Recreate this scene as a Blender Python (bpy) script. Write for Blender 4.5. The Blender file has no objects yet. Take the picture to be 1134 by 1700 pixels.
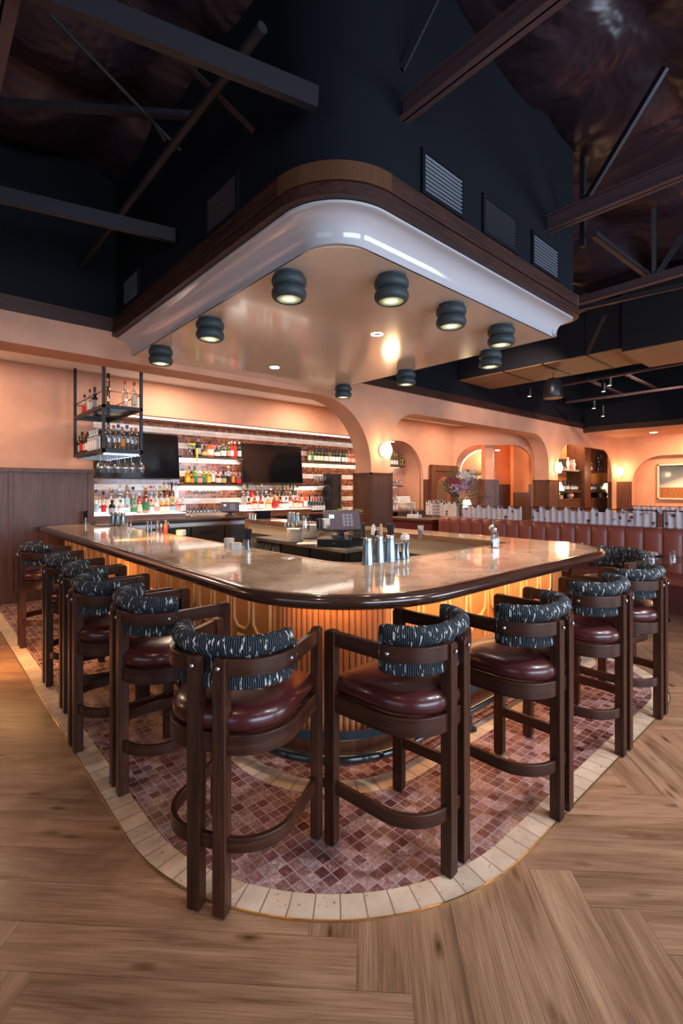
import bpy, math, random
from math import sin, cos, pi, radians, sqrt, hypot, atan2
from mathutils import Vector, Matrix
random.seed(7)
S = bpy.context.scene
COL = S.collection
# ------------------------------------------------------------ camera
F, CX, HY, H = 795.0, 567.0, 812.0, 1.6          # focal length, principal column, horizon row (px), eye height (m)
cam_d = bpy.data.cameras.new('camera'); cam = bpy.data.objects.new('camera', cam_d); COL.objects.link(cam)
cam.location = (0, 0, H)
cam.rotation_euler = (pi/2, 0, atan2(.7449, .6671) - pi/2)
cam_d.sensor_fit = 'VERTICAL'; cam_d.sensor_height = 36; cam_d.sensor_width = 24
cam_d.lens = F/1700*36; cam_d.shift_y = (HY-850)/1700; cam_d.clip_end = 200; cam_d.clip_start = .05
S.camera = cam
# ------------------------------------------------------------ render look
S.view_settings.view_transform = 'Standard'; S.view_settings.look = 'None'
S.view_settings.gamma = 1; S.view_settings.use_curve_mapping = False
S.view_settings.exposure = 0.55
S.cycles.use_denoising = True
S.cycles.max_bounces = 7; S.cycles.diffuse_bounces = 3; S.cycles.glossy_bounces = 3
S.cycles.transmission_bounces = 6; S.cycles.transparent_max_bounces = 14
S.cycles.caustics_reflective = False; S.cycles.caustics_refractive = False
S.cycles.sample_clamp_indirect = 4
# ------------------------------------------------------------ daylight
W = bpy.data.worlds.new('world'); S.world = W; W.use_nodes = True
W.node_tree.nodes['Background'].inputs[0].default_value = (.74, .80, 1, 1)
W.node_tree.nodes['Background'].inputs[1].default_value = .45

def lamp(name, kind, loc, target, energy, color, size=.1, size_y=None, spot=None, blend=.5):
    d = bpy.data.lights.new(name, kind); o = bpy.data.objects.new(name, d); COL.objects.link(o)
    o.location = loc; d.energy = energy; d.color = color
    if kind == 'AREA':
        d.size = size
        if size_y: d.shape = 'RECTANGLE'; d.size_y = size_y
    elif kind != 'SUN':
        d.shadow_soft_size = size
    if kind == 'SPOT': d.spot_size = radians(spot); d.spot_blend = blend
    v = Vector(target) - Vector(loc)
    o.rotation_euler = v.to_track_quat('-Z', 'Y').to_euler()
    return o
COOL = (.70, .82, 1); WARM = (1, .66, .36); NEUT = (1, .86, .70)
# daylight through the shop windows behind and to the right of the viewer
lamp('window_daylight', 'AREA', (1.5, -5.6, 2.0), (3.2, 2, 1.2), 420, COOL, 6.5, 2.6)
lamp('window_daylight', 'AREA', (-4.6, 0.5, 2.0), (2, 2.5, 1.2), 32, COOL, 5, 2.6)
lamp('window_daylight', 'AREA', (9, -5.6, 2.0), (8, 3, 1.5), 330, COOL, 5, 2.6)

# ------------------------------------------------------------ helpers
CU = (.7449, .6671); CV = (-.6671, .7449)
def at(px, py, z):
    "world point at height z seen at a pixel"
    D = F*(H-z)/(py-HY); r = (px-CX)/F*D
    return Vector((r*CU[0]+D*CU[1], r*CV[0]+D*CV[1], z))
def atX(px, py, X):
    a = (px-CX)/F; D = X/(a*CU[0]+CU[1])
    return Vector((X, D*(a*CV[0]+CV[1]), H-(py-HY)*D/F))
def atY(px, py, Y):
    a = (px-CX)/F; D = Y/(a*CV[0]+CV[1])
    return Vector((D*(a*CU[0]+CU[1]), Y, H-(py-HY)*D/F))
ORD = ['first','second','third','fourth','fifth','sixth','seventh','eighth','ninth','tenth','eleventh','twelfth','thirteenth','fourteenth','fifteenth','sixteenth','seventeenth','eighteenth','nineteenth','twentieth','twenty-first','twenty-second','twenty-third','twenty-fourth','twenty-fifth','twenty-sixth','twenty-seventh','twenty-eighth','twenty-ninth','thirtieth']

class MB:
    def __init__(s): s.v = []; s.f = []; s.uv = {}; s.mi = []
    def add(s, vs, fs, uvs=None, m=0):
        b = len(s.v); s.v += [tuple(p) for p in vs]
        for k, f in enumerate(fs):
            if uvs: s.uv[len(s.f)] = uvs[k]
            s.f.append([b+i for i in f]); s.mi.append(m)
        return s
    def box(s, x0, x1, y0, y1, z0, z1, m=0, M=None):
        vs = [(x, y, z) for z in (z0, z1) for y in (y0, y1) for x in (x0, x1)]
        if M: vs = [M @ Vector(v) for v in vs]
        return s.add(vs, [(0,2,3,1),(4,5,7,6),(0,1,5,4),(2,6,7,3),(0,4,6,2),(1,3,7,5)], m=m)
    def prism(s, poly, z0, z1, m=0):
        n = len(poly)
        vs = [(p[0], p[1], z0) for p in poly] + [(p[0], p[1], z1) for p in poly]
        fs = [tuple(range(n-1, -1, -1)), tuple(range(n, 2*n))] + [(i, (i+1) % n, n+(i+1) % n, n+i) for i in range(n)]
        return s.add(vs, fs, m=m)
    def extrude(s, pts, off, m=0):
        n = len(pts); off = Vector(off)
        vs = [Vector(p) for p in pts] + [Vector(p)+off for p in pts]
        fs = [tuple(range(n-1, -1, -1)), tuple(range(n, 2*n))] + [(i, (i+1) % n, n+(i+1) % n, n+i) for i in range(n)]
        return s.add(vs, fs, m=m)
    def lathe(s, prof, n=16, o=(0,0,0), m=0, M=None):
        vs = []; fs = []
        for r, z in prof:
            for k in range(n):
                a = 2*pi*k/n; p = Vector((o[0]+r*cos(a), o[1]+r*sin(a), o[2]+z))
                vs.append(M @ p if M else p)
        L = len(prof)
        for i in range(L-1):
            for k in range(n): fs.append((i*n+k, i*n+(k+1) % n, (i+1)*n+(k+1) % n, (i+1)*n+k))
        if prof[0][0] > 1e-5: fs.append(tuple(range(n-1, -1, -1)))
        if prof[-1][0] > 1e-5: fs.append(tuple((L-1)*n+k for k in range(n)))
        return s.add(vs, fs, m=m)
    def tube(s, path, r, n=8, closed=False, m=0):
        P = [Vector(p) for p in path]; L = len(P); vs = []; fs = []
        rr = r if isinstance(r, (list, tuple)) else [r]*L
        up = None
        for i, p in enumerate(P):
            a = P[i-1] if (i or closed) else P[0]; b = P[(i+1) % L] if (i < L-1 or closed) else P[-1]
            t = (b-a).normalized()
            if up is None: up = t.cross(Vector((0, 0, 1)) if abs(t.z) < .9 else Vector((1, 0, 0))).normalized()
            up = (up - t*up.dot(t)).normalized(); w = t.cross(up)
            for k in range(n):
                an = 2*pi*k/n; vs.append(p + (up*cos(an)+w*sin(an))*rr[i])
        for i in range(L if closed else L-1):
            j = (i+1) % L
            for k in range(n): fs.append((i*n+k, i*n+(k+1) % n, j*n+(k+1) % n, j*n+k))
        if not closed: fs += [tuple(range(n-1, -1, -1)), tuple((L-1)*n+k for k in range(n))]
        return s.add(vs, fs, m=m)
    def sweep(s, path, prof, closed=False, caps=True, m=0, right=True):
        """prof = closed list of (n, z): n metres to the right of the travelling direction in plan"""
        P = [Vector((p[0], p[1])) for p in path]; L = len(P); vs = []; fs = []; uvs = []; K = len(prof)
        d = [0]
        for i in range(1, L+1): d.append(d[-1]+(P[i % L]-P[i-1]).length)
        pl = [0]
        for i in range(1, K+1): pl.append(pl[-1]+hypot(prof[i % K][0]-prof[i-1][0], prof[i % K][1]-prof[i-1][1]))
        for i, p in enumerate(P):
            t1 = (p-P[i-1]).normalized() if (i or closed) else None
            t2 = (P[(i+1) % L]-p).normalized() if (i < L-1 or closed) else None
            t1 = t1 or t2; t2 = t2 or t1
            n1 = Vector((t1.y, -t1.x)); n2 = Vector((t2.y, -t2.x)); nn = (n1+n2)
            nn = nn/max(nn.length_squared/2, .3) if nn.length > 1e-6 else n1
            for q in prof: vs.append((p.x+nn.x*q[0], p.y+nn.y*q[0], q[1]))
        for i in range(L if closed else L-1):
            j = (i+1) % L
            for k in range(K):
                k2 = (k+1) % K
                fs.append((i*K+k, j*K+k, j*K+k2, i*K+k2))
                uvs.append([(d[i], pl[k]), (d[i+1], pl[k]), (d[i+1], pl[k+1]), (d[i], pl[k+1])])
        if caps and not closed:
            fs += [tuple(range(K)), tuple((L-1)*K+k for k in range(K-1, -1, -1))]
            uvs += [[(q[0], q[1]) for q in prof], [(q[0], q[1]) for q in reversed(prof)]]
        return s.add(vs, fs, uvs, m)
    def build(s, name, mat=None, parent=None, smooth=35, bevel=0, mats=None, recalc=True):
        me = bpy.data.meshes.new(name); me.from_pydata(s.v, [], s.f)
        for mm in (mats or ([mat] if mat else [])): me.materials.append(mm)
        for p, i in zip(me.polygons, s.mi): p.material_index = i
        if s.uv:
            ul = me.uv_layers.new(name='UVMap')
            for fi, us in s.uv.items():
                for li, u in zip(me.polygons[fi].loop_indices, us): ul.data[li].uv = u
        if recalc:
            import bmesh
            bm = bmesh.new(); bm.from_mesh(me); bmesh.ops.recalc_face_normals(bm, faces=bm.faces); bm.to_mesh(me); bm.free()
        if smooth:
            me.polygons.foreach_set('use_smooth', [True]*len(me.polygons)); me.set_sharp_from_angle(angle=radians(smooth))
        me.update()
        o = bpy.data.objects.new(name, me); COL.objects.link(o)
        if parent: o.parent = parent
        if bevel:
            b = o.modifiers.new('bevel', 'BEVEL'); b.width = bevel; b.segments = 2; b.limit_method = 'ANGLE'; b.angle_limit = radians(40)
        return o

def tag(o, label, cat, group=None):
    o['label'] = label; o['category'] = cat
    if group: o['group'] = group
    return o
def thing(name, label, cat, loc=(0,0,0), rz=0, group=None):
    o = bpy.data.objects.new(name, None); COL.objects.link(o); o.empty_display_size = .05
    o.location = loc; o.rotation_euler = (0, 0, rz); return tag(o, label, cat, group)
def struct(o): o['kind'] = 'structure'; return o
def dup(o, loc=None, rz=None, label=None, group=None, parent=None, scale=None):
    c = o.copy(); COL.objects.link(c)
    if parent: c.parent = parent
    if loc is not None: c.location = loc
    if rz is not None: c.rotation_euler = (0, 0, rz)
    if scale is not None: c.scale = (scale,)*3 if not isinstance(scale, (tuple, list)) else scale
    if label: c['label'] = label
    if group: c['group'] = group
    for ch in list(o.children): dup(ch, parent=c)
    return c

def arc(cx, cy, r, a0, a1, n):
    return [(cx+r*cos(radians(a0+(a1-a0)*k/n)), cy+r*sin(radians(a0+(a1-a0)*k/n))) for k in range(n+1)]

# ------------------------------------------------------------ materials
def mat(name, col=(.5,.5,.5), rough=.5, metal=0, spec=.5, coat=0, emit=None, es=1, trans=0, alpha=1, ior=1.45, sheen=0):
    m = bpy.data.materials.new(name); m.use_nodes = True; b = m.node_tree.nodes['Principled BSDF']
    I = b.inputs
    I['Base Color'].default_value = (*col, 1); I['Roughness'].default_value = rough; I['Metallic'].default_value = metal
    I['Specular IOR Level'].default_value = spec; I['Coat Weight'].default_value = coat; I['Coat Roughness'].default_value = .06
    I['Transmission Weight'].default_value = trans; I['Alpha'].default_value = alpha; I['IOR'].default_value = ior
    I['Sheen Weight'].default_value = sheen
    if emit: I['Emission Color'].default_value = (*emit, 1); I['Emission Strength'].default_value = es
    return m
def N(m, t, **kw):
    n = m.node_tree.nodes.new(t)
    for k, v in kw.items():
        if k in n.inputs: n.inputs[k].default_value = v
        else: setattr(n, k, v)
    return n
def LK(m, a, b): m.node_tree.links.new(a, b)
def BS(m): return m.node_tree.nodes['Principled BSDF']
def ramp(m, fac, stops):
    r = N(m, 'ShaderNodeValToRGB'); e = r.color_ramp.elements
    while len(e) < len(stops): e.new(.5)
    for k, (p, c) in enumerate(stops): e[k].position = p; e[k].color = (*c, 1)
    LK(m, fac, r.inputs[0]); return r.outputs[0]
def coords(m, kind='Object', scale=(1,1,1), rot=(0,0,0)):
    t = N(m, 'ShaderNodeTexCoord'); mp = N(m, 'ShaderNodeMapping')
    mp.inputs['Scale'].default_value = scale; mp.inputs['Rotation'].default_value = rot
    LK(m, t.outputs[kind], mp.inputs[0]); return mp.outputs[0]
def noise(m, vec, scale, detail=4, rough=.55, dist=0):
    n = N(m, 'ShaderNodeTexNoise'); n.inputs['Scale'].default_value = scale; n.inputs['Detail'].default_value = detail
    n.inputs['Roughness'].default_value = rough; n.inputs['Distortion'].default_value = dist
    if vec: LK(m, vec, n.inputs['Vector'])
    return n.outputs[0]
def bump(m, h, st=.2, dist=.01):
    b = N(m, 'ShaderNodeBump'); b.inputs['Strength'].default_value = st; b.inputs['Distance'].default_value = dist
    LK(m, h, b.inputs['Height']); LK(m, b.outputs[0], BS(m).inputs['Normal']); return b
def math_(m, op, a, b=None, c=None):
    n = N(m, 'ShaderNodeMath', operation=op)
    for i, x in enumerate((a, b, c)):
        if x is None: continue
        if isinstance(x, (int, float)): n.inputs[i].default_value = x
        else: LK(m, x, n.inputs[i])
    return n.outputs[0]
def mixc(m, fac, a, b, mode='MIX'):
    n = N(m, 'ShaderNodeMix', data_type='RGBA', blend_type=mode)
    for s, x in ((0, fac), (6, a), (7, b)):
        if isinstance(x, (int, float)): n.inputs[s].default_value = x
        elif isinstance(x, tuple): n.inputs[s].default_value = (*x, 1)
        else: LK(m, x, n.inputs[s])
    return n.outputs[2]
def wood(name, c1, c2, rough=.4, axis=2, sc=1.0, coat=0, spec=.5, kind='Object', fine=.35):
    m = mat(name, c1, rough, coat=coat, spec=spec); s = [22*sc]*3; s[axis] = 1.3*sc
    v = coords(m, kind, tuple(s)); a = noise(m, v, 1.0, 5, .6, .6)
    s2 = [160*sc]*3; s2[axis] = 5*sc; v2 = coords(m, kind, tuple(s2)); b = noise(m, v2, 1, 2)
    c = ramp(m, a, [(.32, c1), (.68, c2)])
    g = ramp(m, b, [(.38, (1-fine,)*3), (.6, (1, 1, 1))])
    LK(m, mixc(m, 1.0, c, g, 'MULTIPLY'), BS(m).inputs['Base Color'])
    bump(m, b, .08, .002); return m
M = {}
M['walnut'] = wood('stool_oak_dark', (.025,.0078,.0042), (.070,.025,.0130), .36, 2, spec=.32)
M['walnut_h'] = wood('stool_oak_dark_bent', (.025,.0078,.0042), (.070,.025,.0130), .36, 0, kind='UV', sc=1, spec=.35)
M['trimwood'] = wood('fascia_wood', (.030,.011,.008), (.070,.028,.019), .42, 0)
M['trimwood_y'] = wood('fascia_wood_cross', (.030,.011,.008), (.070,.028,.019), .42, 1)
M['trimcurve'] = wood('fascia_veneer_corner', (.085,.034,.014), (.105,.043,.019), .45, 2, fine=.1)
M['panelwood'] = wood('wainscot_wood', (.072,.024,.011), (.150,.056,.026), .42, 2)
M['nosewood'] = wood('nosing_wood', (.030,.012,.008), (.060,.026,.017), .16, 0, kind='UV', coat=.5)
M['barwood'] = wood('bar_oak', (.40,.165,.060), (.48,.21,.080), .40, 2, sc=2.0, fine=.12)
M['barflute'] = wood('bar_flute_oak', (.28,.115,.050), (.36,.155,.075), .36, 2, fine=.12)
M['moulding'] = wood('moulding_oak', (.62,.38,.18), (.72,.47,.24), .35, 2, fine=.15)
M['rimwood'] = wood('inner_rim_wood', (.20,.09,.04), (.32,.16,.08), .4, 0, kind='UV')
M['shelfwood'] = wood('shelf_wood', (.06,.026,.015), (.12,.055,.03), .4, 0)
M['counterwood'] = wood('back_counter_wood', (.12,.045,.022), (.22,.09,.045), .25, 0, coat=.3)
M['tablewood'] = wood('table_wood', (.10,.03,.014), (.19,.07,.03), .25, 1, coat=.4)
M['black'] = mat('black_metal', (.012,.013,.016), .38, .3)
M['blackplastic'] = mat('black_plastic', (.012,.012,.014), .32)
M['blackgloss'] = mat('black_gloss_rail', (.012,.017,.022), .16, coat=.6)
M['bluerail'] = mat('steel_blue_rail', (.028,.042,.055), .30, .4)
M['chrome'] = mat('chrome_bolt', (.55,.55,.58), .22, 1)
M['steel'] = mat('brushed_steel', (.50,.47,.44), .32, 1)
M['steel_blue'] = mat('shaker_steel', (.24,.30,.345), .30, 1)
M['brass'] = mat('brass_strip', (.75,.55,.28), .28, 1)
M['white'] = mat('white_ceramic', (.78,.77,.75), .3)
M['offwhite'] = mat('offwhite', (.62,.56,.48), .5)
M['darkpaint'] = mat('dark_navy_plaster', (.0036,.0052,.0085), .75, spec=.2)
v = coords(M['darkpaint']); bump(M['darkpaint'], noise(M['darkpaint'], v, 60, 3), .25, .003)
def plaster(name, c):
    m = mat(name, c, .7, spec=.3); v = coords(m); n = noise(m, v, 1.3, 5, .6)
    LK(m, ramp(m, n, [(.3, tuple(x*.86 for x in c)), (.7, tuple(min(1, x*1.1) for x in c))]), BS(m).inputs['Base Color'])
    bump(m, noise(m, v, 45, 3), .08, .003); return m
M['plaster'] = plaster('terracotta_plaster', (.60,.315,.205))
M['plaster2'] = plaster('terracotta_plaster_deep', (.56,.21,.085))
M['ceilwhite'] = mat('white_ceiling_paint', (.93,.92,.92), .6)
M['canopy'] = mat('gloss_taupe_lacquer', (.76,.63,.51), .15, coat=.3)
v = coords(M['canopy']); bump(M['canopy'], noise(M['canopy'], v, 9, 4), .10, .004)
M['cove'] = mat('gloss_white_lacquer', (.50,.50,.53), .12, coat=.5)
v = coords(M['cove']); bump(M['cove'], noise(M['cove'], v, 5, 2), .06, .004)
M['lampstone'] = mat('lamp_dark_ceramic', (.030,.045,.052), .55)
M['lampin'] = mat('lamp_reflector', (.95,.86,.70), .5)
def emis(name, c, s): return mat(name, (0,0,0), .5, emit=c, es=s)
M['bulb'] = emis('lamp_bulb', (1,.84,.60), 45)
M['globe'] = emis('frosted_globe', (1,.80,.52), 9)
M['ledw'] = emis('led_strip_white', (1,.86,.74), 3)
M['ledwarm'] = emis('led_strip_warm', (1,.60,.30), 9)
M['shade'] = emis('lit_lamp_shade', (1,.80,.50), 4)
M['downlight'] = emis('downlight_face', (1,.92,.80), 14)
# leather
M['leather'] = mat('oxblood_leather', (.050,.0095,.0100), .28, coat=.18)
v = coords(M['leather']); bump(M['leather'], noise(M['leather'], v, 14, 4), .18, .01)
M['banq'] = mat('brick_red_vinyl', (.27,.072,.052), .42)
# fabric
m = M['fabric'] = mat('woven_boucle', (.02,.025,.03), .9, spec=.15)
t = N(m, 'ShaderNodeTexCoord')
mp = N(m, 'ShaderNodeMapping'); LK(m, t.outputs['UV'], mp.inputs[0]); mp.inputs['Scale'].default_value = (95, 17, 1)
fl = noise(m, mp.outputs[0], 1.0, 3, .6)
mp2 = N(m, 'ShaderNodeMapping'); LK(m, t.outputs['UV'], mp2.inputs[0]); mp2.inputs['Scale'].default_value = (1, 1, 1)
sx = N(m, 'ShaderNodeSeparateXYZ'); LK(m, mp2.outputs[0], sx.inputs[0])
rib = math_(m, 'SINE', math_(m, 'MULTIPLY', sx.outputs[0], 2*pi/.0082))
cross = math_(m, 'SINE', math_(m, 'MULTIPLY', sx.outputs[1], 2*pi/.0052))
ribc = math_(m, 'MULTIPLY', math_(m, 'GREATER_THAN', rib, .35), math_(m, 'GREATER_THAN', cross, -.2))
flk = ramp(m, fl, [(.59, (0,0,0)), (.63, (1,1,1))])
base = mixc(m, ribc, (.004,.006,.009), (.12,.14,.155))
LK(m, mixc(m, flk, base, (.62,.62,.60)), BS(m).inputs['Base Color'])
bump(m, rib, .5, .004)
# bar top stone
m = M['stone'] = mat('bar_top_marble', (.4,.3,.2), .07, spec=.4)
v = coords(m, 'Object', (1.0, 1.0, 1.0), (0, 0, .75)); n1 = noise(m, v, 3.2, 6, .65, .5)
c1 = ramp(m, n1, [(.3, (.24,.155,.10)), (.46, (.37,.26,.175)), (.62, (.50,.375,.265)), (.78, (.30,.20,.13))])
v2 = coords(m, 'Object', (26, 80, 20), (0, 0, .9)); n2 = noise(m, v2, 1, 4, .7)
c2 = ramp(m, n2, [(.30, (.40,.30,.25)), (.50, (1,1,1)), (.75, (1.0,1.0,1.0))])
vo = N(m, 'ShaderNodeTexVoronoi'); LK(m, v, vo.inputs['Vector']); vo.inputs['Scale'].default_value = 18
c3 = ramp(m, vo.outputs['Distance'], [(.0, (.35,.25,.2)), (.12, (1,1,1))])
LK(m, mixc(m, 1, mixc(m, .8, c1, c2, 'MULTIPLY'), mixc(m, .75, (1,1,1), c3), 'MULTIPLY'), BS(m).inputs['Base Color'])
# floor oak: UV u along the plank, v across, offset per plank
m = M['floor'] = mat('oak_plank', (.4,.25,.15), .30, spec=.45)
t = N(m, 'ShaderNodeTexCoord')
mp = N(m, 'ShaderNodeMapping'); LK(m, t.outputs['UV'], mp.inputs[0]); mp.inputs['Scale'].default_value = (1.1, 9, 1)
n1 = noise(m, mp.outputs[0], 1, 6, .62, .9)
mp2 = N(m, 'ShaderNodeMapping'); LK(m, t.outputs['UV'], mp2.inputs[0]); mp2.inputs['Scale'].default_value = (4, 170, 1)
n2 = noise(m, mp2.outputs[0], 1, 3)
mp3 = N(m, 'ShaderNodeMapping'); LK(m, t.outputs['UV'], mp3.inputs[0]); mp3.inputs['Scale'].default_value = (3.1, 9, 1)
vo = N(m, 'ShaderNodeTexVoronoi'); LK(m, mp3.outputs[0], vo.inputs['Vector']); vo.inputs['Scale'].default_value = 1.0
wn = noise(m, t.outputs['UV'], .8, 0)
c1 = ramp(m, n1, [(.28, (.14,.070,.038)), (.45, (.275,.150,.085)), (.62, (.37,.215,.128)), (.8, (.43,.26,.158))])
c2 = ramp(m, n2, [(.3, (.66,.62,.60)), (.6, (1,1,1))]); c2 = mixc(m, 1, c2, ramp(m, noise(m, t.outputs['UV'], .33, 0), [(.3, (.88,.87,.86)), (.7, (1.08,1.08,1.08))]), 'MULTIPLY')
kn = ramp(m, vo.outputs['Distance'], [(.02, (.12,.08,.06)), (.085, (.55,.5,.45)), (.2, (1,1,1))])
LK(m, mixc(m, 1, mixc(m, 1, c1, c2, 'MULTIPLY'), kn, 'MULTIPLY'), BS(m).inputs['Base Color'])
bump(m, n2, .06, .001)
# mosaic
def tilecell(m, vec, sx, sy, gap):
    "cell id vector + mask 1 inside a tile"
    s = N(m, 'ShaderNodeSeparateXYZ'); LK(m, vec, s.inputs[0])
    u = math_(m, 'DIVIDE', s.outputs[0], sx); w = math_(m, 'DIVIDE', s.outputs[1], sy)
    fu = math_(m, 'FRACT', u); fw = math_(m, 'FRACT', w)
    def ins(f, g): return math_(m, 'MULTIPLY', math_(m, 'GREATER_THAN', f, g), math_(m, 'LESS_THAN', f, 1-g))
    mask = math_(m, 'MULTIPLY', ins(fu, gap/sx/2), ins(fw, gap/sy/2))
    cb = N(m, 'ShaderNodeCombineXYZ'); LK(m, math_(m, 'FLOOR', u), cb.inputs[0]); LK(m, math_(m, 'FLOOR', w), cb.inputs[1])
    wn = N(m, 'ShaderNodeTexWhiteNoise', noise_dimensions='3D'); LK(m, cb.outputs[0], wn.inputs['Vector'])
    return wn.outputs['Value'], mask, cb.outputs[0]
m = M['mosaic'] = mat('burgundy_marble_mosaic', (.2,.1,.1), .2, spec=.55)
v = coords(m); idv, mask, cell = tilecell(m, v, .054, .054, .005)
va = N(m, 'ShaderNodeVectorMath', operation='MULTIPLY_ADD'); LK(m, cell, va.inputs[0]); va.inputs[1].default_value = (3.1, 7.7, 2.3); LK(m, v, va.inputs[2])
vein = noise(m, va.outputs[0], 34, 6, .75, 1.6)
tc = ramp(m, idv, [(0, (.10,.028,.030)), (.3, (.175,.082,.078)), (.62, (.25,.138,.13)), (1, (.34,.225,.215))])
vc = ramp(m, vein, [(.40, (.62,.55,.55)), (.55, (1,1,1)), (.66, (1.9,2.1,2.1))])
tcol = mixc(m, 1, tc, vc, 'MULTIPLY')
LK(m, mixc(m, mask, (.30,.215,.205), tcol), BS(m).inputs['Base Color'])
LK(m, math_(m, 'SUBTRACT', .75, math_(m, 'MULTIPLY', mask, .54)), BS(m).inputs['Roughness'])
bump(m, mask, .5, .002)
# travertine tiles: UV from the sweep
def travert(name, kind):
    m = mat(name, (.6,.5,.4), .42); t = N(m, 'ShaderNodeTexCoord')
    idv, mask, cell = tilecell(m, t.outputs['UV'], .103, 100, .006)
    v = coords(m); p = noise(m, v, 62, 3, .6); p2 = noise(m, v, 8, 4)
    pits = ramp(m, p, [(.30, (.42,.34,.28)), (.37, (1,1,1))])
    c = ramp(m, p2, [(.3, (.44,.33,.24)), (.7, (.58,.46,.35))])
    tv = ramp(m, idv, [(0, (.86,.84,.82)), (1, (1.06,1.04,1.02))])
    LK(m, mixc(m, mask, (.20,.14,.11), mixc(m, 1, mixc(m, 1, c, tv, 'MULTIPLY'), pits, 'MULTIPLY')), BS(m).inputs['Base Color'])
    bump(m, math_(m, 'MULTIPLY', mask, 1.0), .5, .002); return m
M['travertine'] = travert('travertine_border', 'UV')
# zellige back wall: brown squares with white brick bands (world heights)
m = M['zellige'] = mat('zellige_tile', (.3,.1,.05), .14, spec=.6)
t = N(m, 'ShaderNodeTexCoord'); sp = N(m, 'ShaderNodeSeparateXYZ'); LK(m, t.outputs['Object'], sp.inputs[0])
z = sp.outputs[2]; PER = .264; Z0 = 2.742   # top of a white band
fz = math_(m, 'FRACT', math_(m, 'DIVIDE', math_(m, 'SUBTRACT', Z0+10*PER, z), PER))
isw = math_(m, 'LESS_THAN', fz, .105/PER)
zr = math_(m, 'MULTIPLY', fz, PER)                # metres below band top
cbw = N(m, 'ShaderNodeCombineXYZ'); LK(m, sp.outputs[0], cbw.inputs[0]); LK(m, math_(m, 'SUBTRACT', z, .0), cbw.inputs[1])
cb2 = N(m, 'ShaderNodeCombineXYZ'); LK(m, sp.outputs[0], cb2.inputs[0]); LK(m, math_(m, 'ADD', math_(m, 'SUBTRACT', zr, .105), math_(m, 'MULTIPLY', math_(m, 'FLOOR', math_(m, 'DIVIDE', z, PER)), 5.3)), cb2.inputs[1])
idb, maskb, _ = tilecell(m, cb2.outputs[0], .053, .053, .005)
cb3 = N(m, 'ShaderNodeCombineXYZ'); LK(m, sp.outputs[0], cb3.inputs[0]); LK(m, zr, cb3.inputs[1])
idw, maskw, _ = tilecell(m, cb3.outputs[0], .155, .0525, .004)
cbn = ramp(m, idb, [(0, (.060,.014,.007)), (.35, (.15,.036,.013)), (.7, (.26,.066,.020)), (1, (.34,.11,.04))])
colb = mixc(m, maskb, (.30,.20,.15), cbn)
colw = mixc(m, maskw, (.45,.35,.28), ramp(m, idw, [(0, (.62,.52,.44)), (1, (.76,.66,.58))]))
LK(m, mixc(m, isw, colb, colw), BS(m).inputs['Base Color'])
bump(m, math_(m, 'ADD', idb, idw), .25, .004)
# roof insulation
m = M['insul'] = mat('dark_vinyl_insulation', (.022,.0135,.0200), .34, spec=.5)
v = coords(m); bump(m, noise(m, v, 1.3, 3, .45, .4), .8, .22)
# curtain
m = M['curtain'] = mat('floral_cotton', (.62,.58,.60), .9, spec=.1)
t = N(m, 'ShaderNodeTexCoord'); mp = N(m, 'ShaderNodeMapping'); LK(m, t.outputs['UV'], mp.inputs[0]); mp.inputs['Scale'].default_value = (7, 9, 1)
vo = N(m, 'ShaderNodeTexVoronoi'); LK(m, mp.outputs[0], vo.inputs['Vector']); vo.inputs['Scale'].default_value = 1
n1 = noise(m, mp.outputs[0], 2.5, 3)
sp_ = ramp(m, math_(m, 'ADD', vo.outputs['Distance'], math_(m, 'MULTIPLY', n1, .35)), [(.30, (.10,.065,.08)), (.40, (.30,.20,.21)), (.47, (.66,.62,.66))])
LK(m, sp_, BS(m).inputs['Base Color'])
# ribbed panelling
def ribbed(name, src, axis, pitch=.04):
    m = M[src].copy(); m.name = name; t = N(m, 'ShaderNodeTexCoord'); s = N(m, 'ShaderNodeSeparateXYZ'); LK(m, t.outputs['Object'], s.inputs[0])
    a = math_(m, 'ABSOLUTE', math_(m, 'SINE', math_(m, 'MULTIPLY', math_(m, 'ADD', s.outputs[0], s.outputs[1]), pi/pitch)))
    b = N(m, 'ShaderNodeBump'); b.inputs['Strength'].default_value = .7; b.inputs['Distance'].default_value = .006
    LK(m, math_(m, 'POWER', a, .3), b.inputs['Height']); LK(m, b.outputs[0], BS(m).inputs['Normal']); return m
M['ribbed'] = ribbed('ribbed_wainscot', 'panelwood', 0)
# clear glass (thin shells): transparent with a glossy rim
def glass(name, tint=(1,1,1), gl=.07, lo=.10):
    m = bpy.data.materials.new(name); m.use_nodes = True; nt = m.node_tree; nt.nodes.clear()
    o = nt.nodes.new('ShaderNodeOutputMaterial'); mx = nt.nodes.new('ShaderNodeMixShader')
    tr = nt.nodes.new('ShaderNodeBsdfTransparent'); tr.inputs[0].default_value = (*tint, 1)
    g = nt.nodes.new('ShaderNodeBsdfGlossy'); g.inputs['Roughness'].default_value = gl
    lw = nt.nodes.new('ShaderNodeLayerWeight'); lw.inputs['Blend'].default_value = .35
    ad = nt.nodes.new('ShaderNodeMath'); ad.operation = 'MULTIPLY_ADD'; ad.inputs[1].default_value = .75; ad.inputs[2].default_value = lo
    nt.links.new(lw.outputs['Facing'], ad.inputs[0]); nt.links.new(ad.outputs[0], mx.inputs[0])
    nt.links.new(tr.outputs[0], mx.inputs[1]); nt.links.new(g.outputs[0], mx.inputs[2]); nt.links.new(mx.outputs[0], o.inputs[0])
    return m
M['glass'] = glass('clear_glass', (.93,.95,.96))
M['glassdark'] = glass('smoked_glass', (.55,.50,.42))
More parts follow.
